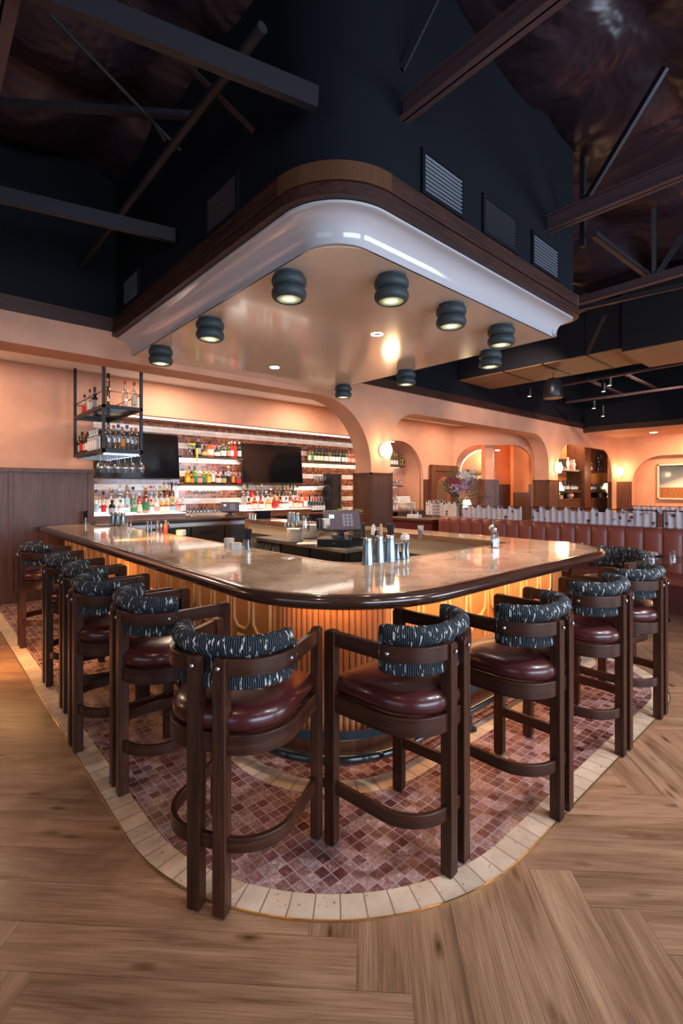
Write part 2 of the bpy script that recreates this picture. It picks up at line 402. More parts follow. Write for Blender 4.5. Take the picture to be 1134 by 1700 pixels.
M['creampanel'] = mat('cream_laminate', (.62,.50,.36), .4)
M['leaf'] = mat('leaf_green', (.10,.17,.04), .5)
M['leafbright'] = mat('leaf_chartreuse', (.48,.56,.05), .45)
M['leafdusty'] = mat('leaf_grey_green', (.10,.13,.07), .6)

m = M['speckle'] = mat('speckled_steel_panel', (.3,.27,.24), .4, .3); v = coords(m); LK(m, ramp(m, noise(m, v, 60, 2), [(.4,(.16,.14,.12)),(.6,(.42,.37,.32))]), BS(m).inputs['Base Color'])
# ============================================================ SETTING
XL, YF = 1.38, 1.59                     # stone edge of the bar (left face, front face)
YB = 6.1; YBK = 6.51                    # arcade beam: front and back plane
YW = 8.1; YN = 8.8                      # wall behind the bar, back of the tiled niche
# floor: herringbone oak planks, real pieces
Wp = .1775; n = 7; mb = MB(); R45 = radians(45); e1 = (cos(R45), sin(R45)); e2 = (-sin(R45), cos(R45))
off = at(684.7, 1650, 0); 
def addplank(x0, y0, lx, ly):
    c = ((x0+lx/2)*Wp, (y0+ly/2)*Wp); X = off.x+c[0]*e1[0]+c[1]*e2[0]; Y = off.y+c[0]*e1[1]+c[1]*e2[1]
    if not (-4.8 < X < 19.5 and -5.6 < Y < 8.4): return
    g = .0006; a0, a1, b0, b1 = x0*Wp+g, (x0+lx)*Wp-g, y0*Wp+g, (y0+ly)*Wp-g
    pts = [(off.x+a*e1[0]+b*e2[0], off.y+a*e1[1]+b*e2[1], 0) for a, b in ((a0,b0),(a1,b0),(a1,b1),(a0,b1))]
    ou, ov = random.random()*60, random.random()*60
    L = max(lx, ly)*Wp
    uv = [(ou, ov), (ou+L, ov), (ou+L, ov+Wp), (ou, ov+Wp)]
    if ly > lx: uv = [(ou, ov), (ou, ov+Wp), (ou+L, ov+Wp), (ou+L, ov)]
    mb.add(pts, [(0,1,2,3)], [uv])
for r in range(-110, 150):
    for k in range(-12, 14):
        addplank(r+2*n*k, r, n, 1); addplank(r+n+2*n*k, r+1-n, 1, n)
fl_ = mb.build('floor', M['floor'], smooth=0, recalc=False); struct(fl_)
M['gap'] = mat('plank_joint', (.05,.028,.018), .8)
struct(MB().box(-6, 21, -6.5, 10.5, -.12, -.004).build('subfloor', M['gap'], smooth=0))
# mosaic carpet around the bar
def mospath(d=0):
    "outer edge of the tiled area, walked from the wall down the left side to the right, d metres inwards"
    x0, y0, x1 = .733+d, 1.022+d, 5.02-d; r = 1.26-d; r2 = .95-d
    return [(x0, 8.09)] + arc(x0+r, y0+r, r, 180, 270, 28) + arc(x1-r2, y0+r2, r2, -90, 0, 20) + [(x1, 6.4)]
struct(MB().prism(mospath(.112)+[(1.6, 8.09)][:0], .0, .0045).build('floor', M['mosaic'], smooth=0))
struct(MB().sweep(mospath(0), [(-.115,.0), (-.115,.006), (0,.006), (0,.0)]).build('trim_1', M['travertine'], smooth=0))
struct(MB().sweep(mospath(0), [(0,.0), (0,.0085), (.005,.0085), (.005,.0)]).build('trim_2', M['brass'], smooth=0))
# body outline of the bar
bx, by, bR, bx1, bR2 = 1.68, 1.985, .45, 4.62, .06
def bodypath(d=0):
    "body outline, d metres outwards; left wall side -> corner -> right"
    return [(bx-d, 8.09)] + arc(bx+bR, by+bR, bR+d, 180, 270, 24) + arc(bx1-bR2, by+bR2, bR2+d, -90, 0, 14) + [(bx1+d, 7.8)]
struct(MB().sweep(bodypath(.17), [(0,.0045), (0,.0075), (.115,.0075), (.115,.0045)]).build('trim_3', M['travertine'], smooth=0))

# ---- arcade wall with arches
def archwall(name, P, D, x0, x1, z1, openings, thick, material, z0=0.0):
    """wall in a vertical plane: P origin, D unit direction in plan; openings (a, b, ztop, ra, rb); thick along the normal"""
    D = Vector((D[0], D[1])).normalized(); Nn = Vector((-D.y, D.x))
    pts = [(x0, z0), (x0, z1), (x1, z1), (x1, z0)]
    for a, b, zt, ra, rb in sorted(openings, reverse=True):
        pts += [(b, z0)] + [(b-rb+rb*cos(radians(t)), zt-rb+rb*sin(radians(t))) for t in range(0, 91, 6)]
        pts += [(a+ra-ra*sin(radians(t)), zt-ra+ra*cos(radians(t))) for t in range(0, 91, 6)] + [(a, z0)]
    q = [(P[0]+D.x*s, P[1]+D.y*s, z) for s, z in pts]
    mb = MB().extrude(q, (Nn.x*thick, Nn.y*thick, 0))
    return struct(mb.build(name, material, smooth=25))
xp0, xp1 = atY(616,0,YB).x, atY(648,0,YB).x          # pillar
xq0, xq1 = atY(911,0,YB).x, atY(926,0,YB).x          # far pillar
xr1 = atY(1021,0,YB).x
xm = xq1-.03
archwall('wall_back', (0, YB), (1, 0), -4.8, xm, 3.49, [(-4.3, xp0, 3.15, .6, 1.15), (xp1, xq0, 3.09, .75, .85)], YBK-YB, M['plaster'])
archwall('wall_back', (0, YB), (1, 0), xm, xr1+.6, 3.49, [(xq1, xr1, 2.93, .8, .9)], .10, M['plaster'])
# wood trim band above the arcade and dark wall up to the roof
XE = 15.6                                             # far end wall of the black volume
struct(MB().box(-4.8, XE, YB-.03, YB+.1, 3.48, 3.64).build('trim_4', M['trimwood'], smooth=0))
struct(MB().box(-4.8, XE+.3, YB, YB+.2, 3.49, 7.2).build('wall_back', M['darkpaint'], smooth=0))
struct(MB().box(XE-.02, XE+.12, -5.5, YB, 3.36, 3.52).build('trim_5', M['trimwood_y'], smooth=0))
struct(MB().box(XE, XE+.2, -5.5, YB, 3.50, 7.2).build('wall_right', M['darkpaint'], smooth=0))
struct(MB().box(XE, 19.2, -5.5, YB, 3.40, 3.48).build('ceiling', M['plaster'], smooth=0))
# low white ceiling behind the arcade
struct(MB().box(-4.8, 19.4, YBK, 10.6, 3.40, 3.5).build('ceiling', M['ceilwhite'], smooth=0))
# wall with the panelling (left) and soffit over the tiled niche
XC = atY(155,0,YW).x
zs = 2.83; xn = 10.2
archwall('wall_back', (0, YW), (1, 0), -4.8, 11.6, 3.40, [(XC, xn, zs, .02, .95)], .12, M['plaster'])
# niche lining : soffit / back / sides
nb = MB(); pr_ = [(XC+.02, .0), (XC+.02, zs-.0)] + [(xn-.95+.95*sin(radians(t)), zs-.95+.95*cos(radians(t))) for t in range(0, 91, 6)] + [(xn, 0)]
for (a, za), (b, zb) in zip(pr_[:-1], pr_[1:]):
    nb.add([(a,YW+.1,za),(b,YW+.1,zb),(b,YN,zb),(a,YN,za)], [(0,1,2,3)])
struct(nb.build('wall_niche', M['plaster'], smooth=30, recalc=False))
XT1 = 9.0
struct(MB().box(XC-.1, XT1, YN, YN+.1, 0, zs+.05).build('wall_niche', M['zellige'], smooth=0))
struct(MB().box(XT1, xn+.5, YN, YN+.1, 0, zs+.05).build('wall_niche', M['plaster'], smooth=0))
# led strip in the niche soffit
struct(MB().box(XC+.1, xn-1.0, YW+.14, YW+.17, zs-.03, zs-.005).build('trim_6', M['ledw'], smooth=0))
# wood wainscot, left
zw = 1.90
wc = MB().box(-4.8, XC, YW-.03, YW, 0, zw-.02).build('wall_panel', M['panelwood'], smooth=0); struct(wc)
fr = MB()
for px in (52, 100): pass
for xx in (-4.8, -3.3, -1.8, -.45, 1.02, XC-.06): fr.box(xx-.03 if xx > -4 else xx, xx+.03 if xx < XC-.1 else XC, YW-.045, YW-.03, .12, zw-.06)
fr.box(-4.8, XC, YW-.05, YW-.03, zw-.06, zw); fr.box(-4.8, XC, YW-.05, YW-.03, 0, .14)
struct(fr.build('trim_7', M['panelwood'], smooth=0, bevel=.004))
# plaster side of the left wall above etc. pillar wainscots
def wains(x0, x1, y0, y1, h, m='ribbed'):
    mb = MB().box(x0-.025, x1+.025, y0-.025, y1+.025, 0, h-.03); o = struct(mb.build('trim_8', M[m], smooth=0))
    mb2 = MB().box(x0-.035, x1+.035, y0-.035, y1+.035, h-.04, h)
    for sx in (x0-.035, x1-.005):
        for sy in (y0-.035, y1-.005): mb2.box(sx, sx+.04, sy, sy+.04, 0, h)
    struct(mb2.build('trim_9', M['panelwood'], smooth=0, bevel=.004)); return o
wains(xp0, xp1, YB, YBK, 1.90)
wains(xq0, xq1, YB, YBK, 1.86)
# niche right side wainscot and back room panelling
struct(MB().box(xn, 11.58, YW-.03, YW, 0, 1.86).build('trim_10', M['ribbed'], smooth=0))
# diagonal wall of the far room with its arch opening
A = Vector((11.57, YW)); B = Vector((atY(889,0,YBK).x, YBK)); d = (B-A).normalized(); Ld = (B-A).length
def onwall(px, A_, d_):
    "distance along a plan line where a pixel column meets it"
    a = (px-CX)/F; rx, ry = a*CU[0]+CU[1], a*CV[0]+CV[1]
    # A + s d = t (rx,ry)
    det = d_.x*(-ry)-d_.y*(-rx); return (-A_.x*(-ry)+A_.y*(-rx))/det
s0 = onwall(757, A, d); s1 = onwall(887, A, d)
nd = Vector((-d.y, d.x))
archwall('wall_far', (A.x, A.y), (d.x, d.y), -.3, Ld+.05, 3.40, [(s0, s1, 2.86, .62, .62)], .18, M['plaster'])
# room beyond the opening
Bk = A+nd*1.5
q = [Bk-d*1.2, Bk+d*2.9]
mbk = MB(); mbk.add([(q[0].x,q[0].y,0),(q[1].x,q[1].y,0),(q[1].x,q[1].y,3.4),(q[0].x,q[0].y,3.4)], [(0,1,2,3)])
struct(mbk.build('wall_far', M['plaster2'], smooth=0))
mbk = MB(); qq = [Bk-d*1.2-nd*.03, Bk+d*2.9-nd*.03]
mbk.add([(qq[0].x,qq[0].y,0),(qq[1].x,qq[1].y,0),(qq[1].x,qq[1].y,1.75),(qq[0].x,qq[0].y,1.75)], [(0,1,2,3)])
struct(mbk.build('trim_11', M['panelwood'], smooth=0))
struct(MB().box(11.0, 21, YBK+.0, 13, 3.41, 3.5).build('ceiling', M['plaster'], smooth=0))
struct(MB().box(10.3, 21, 10.4, 10.5, 0, 3.45).build('wall_far', M['plaster2'], smooth=0))
struct(MB().box(20.6, 20.7, -5.7, 10.5, 0, 3.6).build('wall_right', M['plaster2'], smooth=0))
# pillar in the opening
def obox(C, d_, w0, w1, t0, t1, z0, z1, name, material, structure=True, parent=None, bevel=0):
    n_ = Vector((-d_.y, d_.x)); ps = []
    for w, t in ((w0,t0),(w1,t0),(w1,t1),(w0,t1)):
        p = C+d_*w+n_*t; ps.append((p.x, p.y))
    o = MB().prism(ps, z0, z1).build(name, material, parent, smooth=0, bevel=bevel)
    return struct(o) if structure else o
sp0, sp1 = onwall(809, A, d), onwall(821, A, d)
obox(A, d, sp0, sp1+.02, .19, .62, 0, 3.4, 'wall_pier', M['plaster'])
obox(A, d, sp0-.03, sp1+.05, .16, .66, 0, 1.88, 'trim_12', M['panelwood'])
# arched lit recess left of that pillar
C2 = A+nd*.75; r0 = onwall(764, C2, d); r1 = onwall(815, C2, d)
archwall('wall_recess', (C2.x, C2.y), (d.x, d.y), -1.5, 1.42, 3.4, [(r0, 1.38, 2.82, .72, .1)], .1, M['plaster'])
arcpts = []
for t in range(0, 91, 5):
    s_ = r0+.74-.72*cos(radians(t)); z_ = 2.80-.74+.72*sin(radians(t)); p = C2+d*s_+nd*.13; arcpts.append((p.x, p.y, z_))
p = C2+d*(r0+.02)+nd*.13; arcpts = [(p.x, p.y, 1.9)]+arcpts; p = C2+d*(r1+.3)+nd*.13; arcpts += [(p.x, p.y, 2.78)]
struct(MB().tube(arcpts, .018, 6).build('trim_13', M['ledw']))
# ---- third arch: shelving bay back wall
struct(MB().box(xq1-.2, 20.6, YB+1.25, YB+1.35, 0, 3.4).build('wall_bay', M['plaster2'], smooth=0))
struct(MB().box(xq1-.2, 20.6, YB+1.22, YB+1.26, 0, 1.5).build('trim_14', M['ribbed'], smooth=0))
# right wall with picture niche
XR = atY(1024,0,YB).x
ya = atX(1050,0,XR).y; 
archwall('wall_right', (XR, 0), (0, 1), -5.5, YB+.3, 3.44, [(-3.5, ya, 2.72, .9, .9)], -.2, M['plaster'])
struct(MB().box(XR+.2, XR+.3, -5.5, YB+.3, 0, 3.44).build('wall_right', M['plaster'], smooth=0))
yb_ = atX(1025,0,XR).y
struct(MB().box(XR-.03, XR, ya+.02, yb_+.3, 0, 1.86).build('trim_15', M['ribbed'], smooth=0))
# enclosing walls behind the viewer with shop windows
wb = MB()
for a, b in ((-4.8,-2.2), (4.9,6.4), (11.6,19.4)): wb.box(a, b, -5.75, -5.6, 0, 3.6)
wb.box(-4.8, 19.4, -5.75, -5.6, 0, .55); wb.box(-4.8, 19.4, -5.75, -5.6, 3.35, 7.2)
struct(wb.build('wall_front', M['darkpaint'], smooth=0))
wl = MB(); wl.box(-4.95, -4.8, -5.7, -2.2, 0, 7.2); wl.box(-4.95, -4.8, 3.2, 10.6, 0, 7.2); wl.box(-4.95, -4.8, -2.2, 3.2, 0, .55); wl.box(-4.95, -4.8, -2.2, 3.2, 3.35, 7.2)
struct(wl.build('wall_left', M['darkpaint'], smooth=0))
wf = MB()
for a, b in ((-2.2,4.9), (6.4,11.6)):
    nn = round((b-a)/1.75)
    for k in range(nn+1): x = a+(b-a)*k/nn; wf.box(x-.03, x+.03, -5.72, -5.66, .55, 3.35)
struct(wf.build('window_1', M['black'], smooth=0))
wf = MB()
for k in range(4): y = -2.2+5.4*k/3; wf.box(-4.92, -4.86, y-.03, y+.03, .55, 3.35)
struct(wf.build('window_2', M['black'], smooth=0))
# roof: billowing dark insulation blanket
mb = MB(); nx, ny = 96, 64; X0, X1, Y0, Y1 = -4.9, 19.5, -5.8, 6.3
def roofz(x, y):
    gx, gy = 1.52, 1.22
    u = abs(sin(pi*x/gx)); w = abs(sin(pi*y/gy))
    return 5.35 - .26*sqrt(max(u*w, 0)) + .05*sin(3.1*x+1.7*y)
nx, ny = 190, 120
vs = [(X0+(X1-X0)*i/nx, Y0+(Y1-Y0)*j/ny) for j in range(ny+1) for i in range(nx+1)]
mb.add([(x, y, roofz(x, y)) for x, y in vs], [(j*(nx+1)+i, j*(nx+1)+i+1, (j+1)*(nx+1)+i+1, (j+1)*(nx+1)+i) for j in range(ny) for i in range(nx)])
struct(mb.build('ceiling', M['insul'], smooth=180, recalc=False))
struct(MB().box(-5, 19.6, -5.9, 6.4, 5.6, 5.75).build('ceiling', M['darkpaint'], smooth=0))

# ============================================================ CANOPY over the bar
K = (YB/6.5)
cx0, cy0, cx1 = 1.775, 2.085, 5.38; cR = .53; cR2 = .20
def canpath(d=0):
    "d metres inwards"
    x0, y0, x1 = cx0+d, cy0+d, cx1-d; r = cR-d*.55; r2 = max(cR2-d*.4, .03)
    return [(x0, YB-.001)] + arc(x0+r, y0+r, r, 180, 270, 24) + arc(x1-r2, y0+r2, r2, -90, 0, 12) + [(x1, YB-.001)]
can = thing('bar_canopy', 'suspended soffit above the bar, walnut band, gloss white cove and taupe gloss underside', 'soffit', (cx0, cy0, 3.3))
def cb(o):
    o.parent = can; o.matrix_parent_inverse = Matrix.Translation((-cx0, -cy0, -3.3)); return o
cp = canpath(0)
def seg(path, i0, i1): return path[i0:i1]
zt, zm, zb = 3.635, 3.515, 3.425
prof_u = [(0, zm), (0, zt), (-.05, zt), (-.05, zm)]
cb(MB().sweep(cp[0:2], prof_u).build('upper_band', M['trimwood_y'], bevel=.003))
o = cb(MB().sweep(cp[1:26], prof_u).build('corner_band', M['trimcurve'])); o['label'] = 'lighter veneer corner of the band'
cb(MB().sweep(cp[25:27], prof_u).build('upper_band', M['trimwood'], bevel=.003))
o = cb(MB().sweep(cp[26:], prof_u).build('corner_band', M['trimcurve'])); o['label'] = 'small lighter veneer corner of the band'
cb(MB().sweep(canpath(.03), [(0, zm-.03), (0, zm+.02), (-.04, zm+.02), (-.04, zm-.03)]).build('shadow_gap', M['blackplastic']))
cb(MB().sweep(cp, [(0, zb), (0, zm-.014), (-.05, zm-.014), (-.07, zb)]).build('lower_band', M['trimwood']))
cz = 3.235
prof = [(-.055, zb-.004), (-.055, zb-.022), (-.085, zb-.024)]
for t in range(0, 91, 9):
    prof.append((-.09-.165*(1-cos(radians(t)))*1.0 , zb-.026-(zb-.026-cz)*sin(radians(t))))
# concave quarter: starts flat (horizontal) at the top, ends vertical at the ceiling
prof = [(-.055, zb-.004), (-.055, zb-.020), (-.070, zb-.024)]
for t in range(0, 91, 9):
    prof.append((-.075-.155*sin(radians(t)), zb-.024-(zb-.024-cz)*(1-cos(radians(t)))))
prof += [(-.245, cz), (-.30, cz+.02), (-.30, zb-.004)]
cb(MB().sweep(canpath(0), prof, caps=True).build('cove', M['cove'], smooth=50))
cb(MB().prism(canpath(.235), cz, cz+.03).build('underside', M['canopy'], smooth=0))
# closed dark shaft above
sh = canpath(.045)
struct(MB().prism(sh, 3.52, 7.0).build('wall_shaft', M['darkpaint'], smooth=30))
# air grilles on the shaft
def grille(label, p0, p1, axis, closed):
    "p0,p1: low-left / high-right corners"
    g = thing('air_grille', label, 'vent', p0, 0, None)
    g.rotation_euler = (0, 0, 0 if axis == 'x' else pi/2)
    w = abs(p1[0]-p0[0]) if axis == 'x' else abs(p1[1]-p0[1]); h = p1[2]-p0[2]; s = -1 if axis == 'x' else 1
    fr = MB(); t = .03
    fr.box(-t, w+t, min(0, s*.02), max(0, s*.02), -t, 0).box(-t, w+t, min(0, s*.02), max(0, s*.02), h, h+t).box(-t, 0, min(0, s*.02), max(0, s*.02), 0, h).box(w, w+t, min(0, s*.02), max(0, s*.02), 0, h)
    fr.build('frame', M['darkpaint'], g, smooth=0)
    sl = MB(); ns = 9
    for k in range(ns):
        z = h*(k+.5)/ns; ang = radians(38 if closed else 62)
        Mx = Matrix.Translation((0, s*.012, z)) @ Matrix.Rotation(ang*(-s), 4, 'X')
        sl.box(0, w, -.002, .002, -h/ns*(.25 if closed else .32), h/ns*(.25 if closed else .32), M=Mx)
    sl.build('louvre_blades', M['louvre'] if closed else M['louvre_dark'], g, smooth=0)
    if not closed: pass
    return g
M['louvre'] = mat('grille_slats_grey', (.075,.095,.125), .4); M['louvre_dark'] = mat('grille_slats_dark', (.022,.028,.036), .5)
ys_ = cy0+.045; xs_ = cx0+.045
for i, (a, b, lab, cl) in enumerate([(703, 765, 'pale slatted grille in the dark shaft, largest and nearest of the three right-side ones', True), (803, 855, 'dark slatted air grille in the middle of the three on the right shaft face', False), (884, 924, 'pale slatted grille on the right shaft face, nearest the far corner', True)]):
    xa, xb = atY(a,0,ys_).x, atY(b,0,ys_).x; grille(lab, (xa, ys_, 3.70), (xb, ys_, 3.965), 'x', cl)
for a, b, lab, cl in [(347, 394, 'dark slatted air grille on the left shaft face, nearest the front corner', False), (208, 231, 'pale slatted air grille on the left shaft face, nearest the arcade', True)]:
    ya_, yb2 = atX(b,0,xs_).y, atX(a,0,xs_).y; grille(lab, (xs_, ya_, 3.70), (xs_, yb2, 3.965), 'y', cl)

# canopy downlights: double-doughnut ceramic cylinders
def canlamp():
    t = thing('ceiling_spotlight', 'x', 'ceiling lamp', (0,0,0))
    prof = [(.0, 0), (.112, 0)]
    for zc in (-.058, -.150):
        for a in range(80, -81, -16): prof.append((.097+.037*cos(radians(a)), zc+.046*sin(radians(a))))
    prof += [(.098, -.194), (.094, -.188)]
    MB().lathe(prof, 32).build('housing', M['lampstone'], t)
    MB().lathe([(.0925, -.188), (.055, -.150), (.0, -.148)], 28).build('reflector', M['lampin'], t)
    MB().lathe([(0, -.150), (.034, -.152), (.042, -.162), (.034, -.174), (0, -.178)], 20).build('bulb', M['bulb'], t)
    return t
L0 = canlamp()
Lp = [(480, 456, 'dark ceramic ceiling lamp, left one of the two nearest the canopy front corner'),
      (650, 460, 'dark ceramic ceiling lamp, right one of the two nearest the canopy front corner'),
      (749, 507, 'dark ceramic ceiling lamp, third from left in the front-right row'),
      (832, 542, 'dark ceramic ceiling lamp at the right corner of the canopy, just above another lamp'),
      (814, 583, 'dark ceramic ceiling lamp right below the corner one on the far right edge'),
      (674, 616, 'dark ceramic ceiling lamp on the far canopy edge, midway towards the arcade'),
      (570, 640, 'smallest dark ceramic ceiling lamp, near the sconce pillar'),
      (267, 577, 'dark ceramic ceiling lamp at the far left end beside the bottle rack'),
      (349, 531, 'dark ceramic ceiling lamp in the middle of the left edge row')]
for k, (px, py, lab) in enumerate(Lp):
    P_ = at(px, py, cz-.0)
    if k == 0: L0.location = P_; L0['label'] = lab; L0['group'] = 'ceramic canopy lamps'
    else: dup(L0, P_, 0, lab, 'ceramic canopy lamps')
    lamp('canopy_lamp_light', 'SPOT', (P_.x, P_.y, cz-.2), (P_.x, P_.y, 0), 46, NEUT, .03, spot=75, blend=.7)
for px, py, lab in ((626, 555, 'small round recessed downlight in the canopy centre'), (456, 610, 'small round recessed downlight in the canopy near the arcade')):
    P_ = at(px, py, cz); o = MB().lathe([(0, .004), (.045, .004), (.045, -.003), (.062, -.003), (.064, .004)], 24).build('recessed_downlight', M['downlight']); o.location = P_; tag(o, lab, 'ceiling lamp')
    lamp('recessed_downlight_light', 'SPOT', (P_.x, P_.y, cz-.02), (P_.x, P_.y+.2, 0), 95, NEUT, .05, spot=95, blend=.8)
# ============================================================ THE BAR
ZT = 1.07
bar = thing('bar_counter', 'large rounded oak bar with marble top and dark wood nosing', 'bar', (0,0,0))
sR, sX1, sR2 = .767, 4.86, .62
def stonepath(d=0):
    "outer stone edge, d metres outwards"
    return [(XL-d, 7.62), ] + arc(XL+sR, YF+sR, sR+d, 180, 270, 36) + arc(sX1-sR2, YF+sR2, sR2+d, -90, 0, 24) + [(sX1+d, 7.5)]
tipo = [(XL+.42, 8.04), (XL+.25, 8.02), (XL+.08, 7.93), (XL, 7.75)]
inner = [(4.45, 7.5)] + [(4.45, 2.55)] + arc(4.35, 2.49, .10, 0, -90, 4) + arc(2.23+.35, 2.39+.35, .35, -90, -180, 10) + [(2.23, 8.04)]
outer = tipo[1:] + stonepath()[0:]
poly = outer + inner + [(XL+.42, 8.04)]
MB().prism(poly, ZT-.045, ZT).build('countertop', M['stone'], bar, smooth=30, bevel=.003)
w = .072; hp = [(0, ZT), (.022, ZT+.003)] + [(w-.038+.038*sin(radians(t)), ZT-.036+.037*cos(radians(t))) for t in range(10, 181, 17)] + [(0, ZT-.073)]
nose = [(XL+.42, 8.04), (XL+.25, 8.02), (XL+.12, 7.96), (XL+.04, 7.87), (XL, 7.75)] + stonepath()
MB().sweep(nose, hp).build('nosing', M['nosewood'], bar, smooth=50)
ip = [(2.23, 8.04)] + arc(2.23+.35, 2.39+.35, .35, 180, 270, 10) + arc(4.35, 2.49, .10, -90, 0, 4) + [(4.45, 7.5)]
ip = list(reversed(ip))
MB().sweep(ip, [(0, ZT+.001), (.045, ZT+.001), (.045, ZT-.05), (0, ZT-.05)]).build('inner_rim', M['rimwood'], bar, smooth=30)
# body: outer skin and inner skin
def bp(d=0): return bodypath(d)
ti = .30
MB().sweep(bodypath(0), [(0, .17), (0, ZT-.05), (-.04, ZT-.05), (-.04, .17)]).build('front_panel', M['barwood'], bar, smooth=30)
MB().sweep([(2.15, 8.0), (2.15, 2.45), (4.52, 2.45), (4.52, 7.45)], [(0, .0), (0, ZT-.06), (-.02, ZT-.06), (-.02, .0)]).build('inner_panel', M['speckle'], bar, smooth=30)
MB().box(4.452, 4.462, 2.5, 7.45, ZT-.24, ZT-.05).build('cream_panel', M['creampanel'], bar, smooth=0)
MB().box(4.44, 4.452, 2.5, 7.5, ZT-.065, ZT-.003).build('gold_edge', M['brass'], bar, smooth=0)
for q_ in ((bx+.05, 2.14, 2.3, 7.95), (2.16, 4.5, by+.05, 2.44), (4.5, bx1-.05, by+.3, 7.4)): MB().box(*q_, ZT-.075, ZT-.048).build('sub_top', M['panelwood'], bar, smooth=0)
MB().sweep(bodypath(.03), [(0, .008), (0, .165), (-.01, .172), (-.05, .172), (-.05, .008)]).build('plinth', M['panelwood'], bar, smooth=30)
MB().sweep(bodypath(.034), [(0, .150), (0, .162), (-.006, .162), (-.006, .150)]).build('plinth_bead', M['brass'], bar, smooth=30)
# fluted corner
fl = MB(); nf = 20
for k in range(nf):
    a = radians(180+90*(k+.5)/nf); c_ = (bx+bR+(bR+.004)*cos(a), by+bR+(bR+.004)*sin(a)); r_ = .0180
    pl_ = [(c_[0]+r_*cos(a+radians(t)), c_[1]+r_*sin(a+radians(t))) for t in range(-90, 91, 18)]
    fl.prism(pl_, .172, ZT-.05)
fl.build('fluted_corner', M['barflute'], bar, smooth=60)
# panels with octagonal mouldings
def octagon(C, u, w_, z0, z1):
    "moulding ring in the vertical plane through C with horizontal direction u"
    c = .052; pts = [(-w_/2, z0+c), (-w_/2, z1-c), (-w_/2+c, z1), (w_/2-c, z1), (w_/2, z1-c), (w_/2, z0+c), (w_/2-c, z0), (-w_/2+c, z0)]
    mb = MB(); mb.tube([(C[0]+u[0]*s, C[1]+u[1]*s, z) for s, z in pts], .0125, 8, closed=True)
    return mb
seams = []
pw = .545
x = bx+bR+.06; 
st = MB()
k = 0
while x+pw < 4.38:
    st = MB(); st.box(x-.008, x+.008, by-.004, by+.01, .172, ZT-.05); st.build('panel_strip', M['moulding'], bar, smooth=0)
    for q in (.27, .73):
        for za, zb_ in ((.655, .945), (.31, .60)): octagon((x+pw*q, by-.003), (1, 0), .20, za, zb_).build('octagon_moulding', M['moulding'], bar, smooth=60)
    x += pw
MB().box(4.33, 4.37, by-.003, by+.01, .172, ZT-.05).build('dark_reveal', M['blackplastic'], bar, smooth=0)
y = by+bR+.06
while y+pw < 8.0:
    MB().box(bx-.004, bx+.01, y-.008, y+.008, .172, ZT-.05).build('panel_strip', M['moulding'], bar, smooth=0)
    for q in (.27, .73):
        for za, zb_ in ((.655, .945), (.31, .60)): octagon((bx-.003, y+pw*q), (0, 1), .20, za, zb_).build('octagon_moulding', M['moulding'], bar, smooth=60)
    y += pw
for px in (688, 881):
    P_ = atY(px, 0, by-.005)
    o = MB().box(P_.x-.045, P_.x+.045, by-.014, by-.001, .925, .995).build('power_outlet', M['blackplastic'], bar, smooth=0, bevel=.003)
    MB().box(P_.x-.025, P_.x-.008, by-.017, by-.013, .945, .975).box(P_.x+.008, P_.x+.025, by-.017, by-.013, .945, .975).build('socket', M['steel'], o, smooth=0)
# foot rail and its toe bullnose
MB().sweep(bodypath(.15), [(.0, .215), (.0, .262), (-.012, .262), (-.012, .215)]).build('foot_rail', M['bluerail'], bar, smooth=50)
toe = [(.0+.028*cos(radians(t)), .135+.028*sin(radians(t))) for t in range(0, 360, 24)]
MB().sweep([p for p in bodypath(.19)], toe).build('foot_rail_tube', M['blackgloss'], bar, smooth=60)
ft = [(2.13-.64*cos(radians(45)), 2.435-.64*sin(radians(45))), (bx-.19, 2.95), (bx-.19, 4.1), (bx-.19, 5.3), (bx-.19, 6.5), (2.75, by-.19), (3.55, by-.19), (4.2, by-.19)]
for fx, fy in ft:
    MB().lathe([(.0, .0075), (.045, .0075), (.045, .016), (.018, .024), (.016, .135), (.0, .135)], 20, (fx, fy, 0)).build('rail_foot', M['blackgloss'], bar)
# warm light strips under the nosing
led = MB()
led.box(bx-.16, bx-.145, 2.5, 7.9, ZT-.058, ZT-.05); led.box(2.2, 4.3, by-.18, by-.165, ZT-.058, ZT-.05)
led.build('led_strip', M['ledwarm'], bar, smooth=0)
ORANGE = (1, .50, .17)
lamp('bar_led_light', 'AREA', (bx-.24, 5.2, ZT-.065), (bx+.10, 5.2, .45), 32, ORANGE, .03, 5.2).data.shape = 'RECTANGLE'
lamp('bar_led_light', 'AREA', (3.25, by-.26, ZT-.065), (3.25, by+.10, .45), 13, ORANGE, 2.1, .03)
lamp('bar_led_light', 'AREA', (1.72, 2.02, ZT-.065), (1.95, 2.25, .3), 2.4, ORANGE, .55, .03)

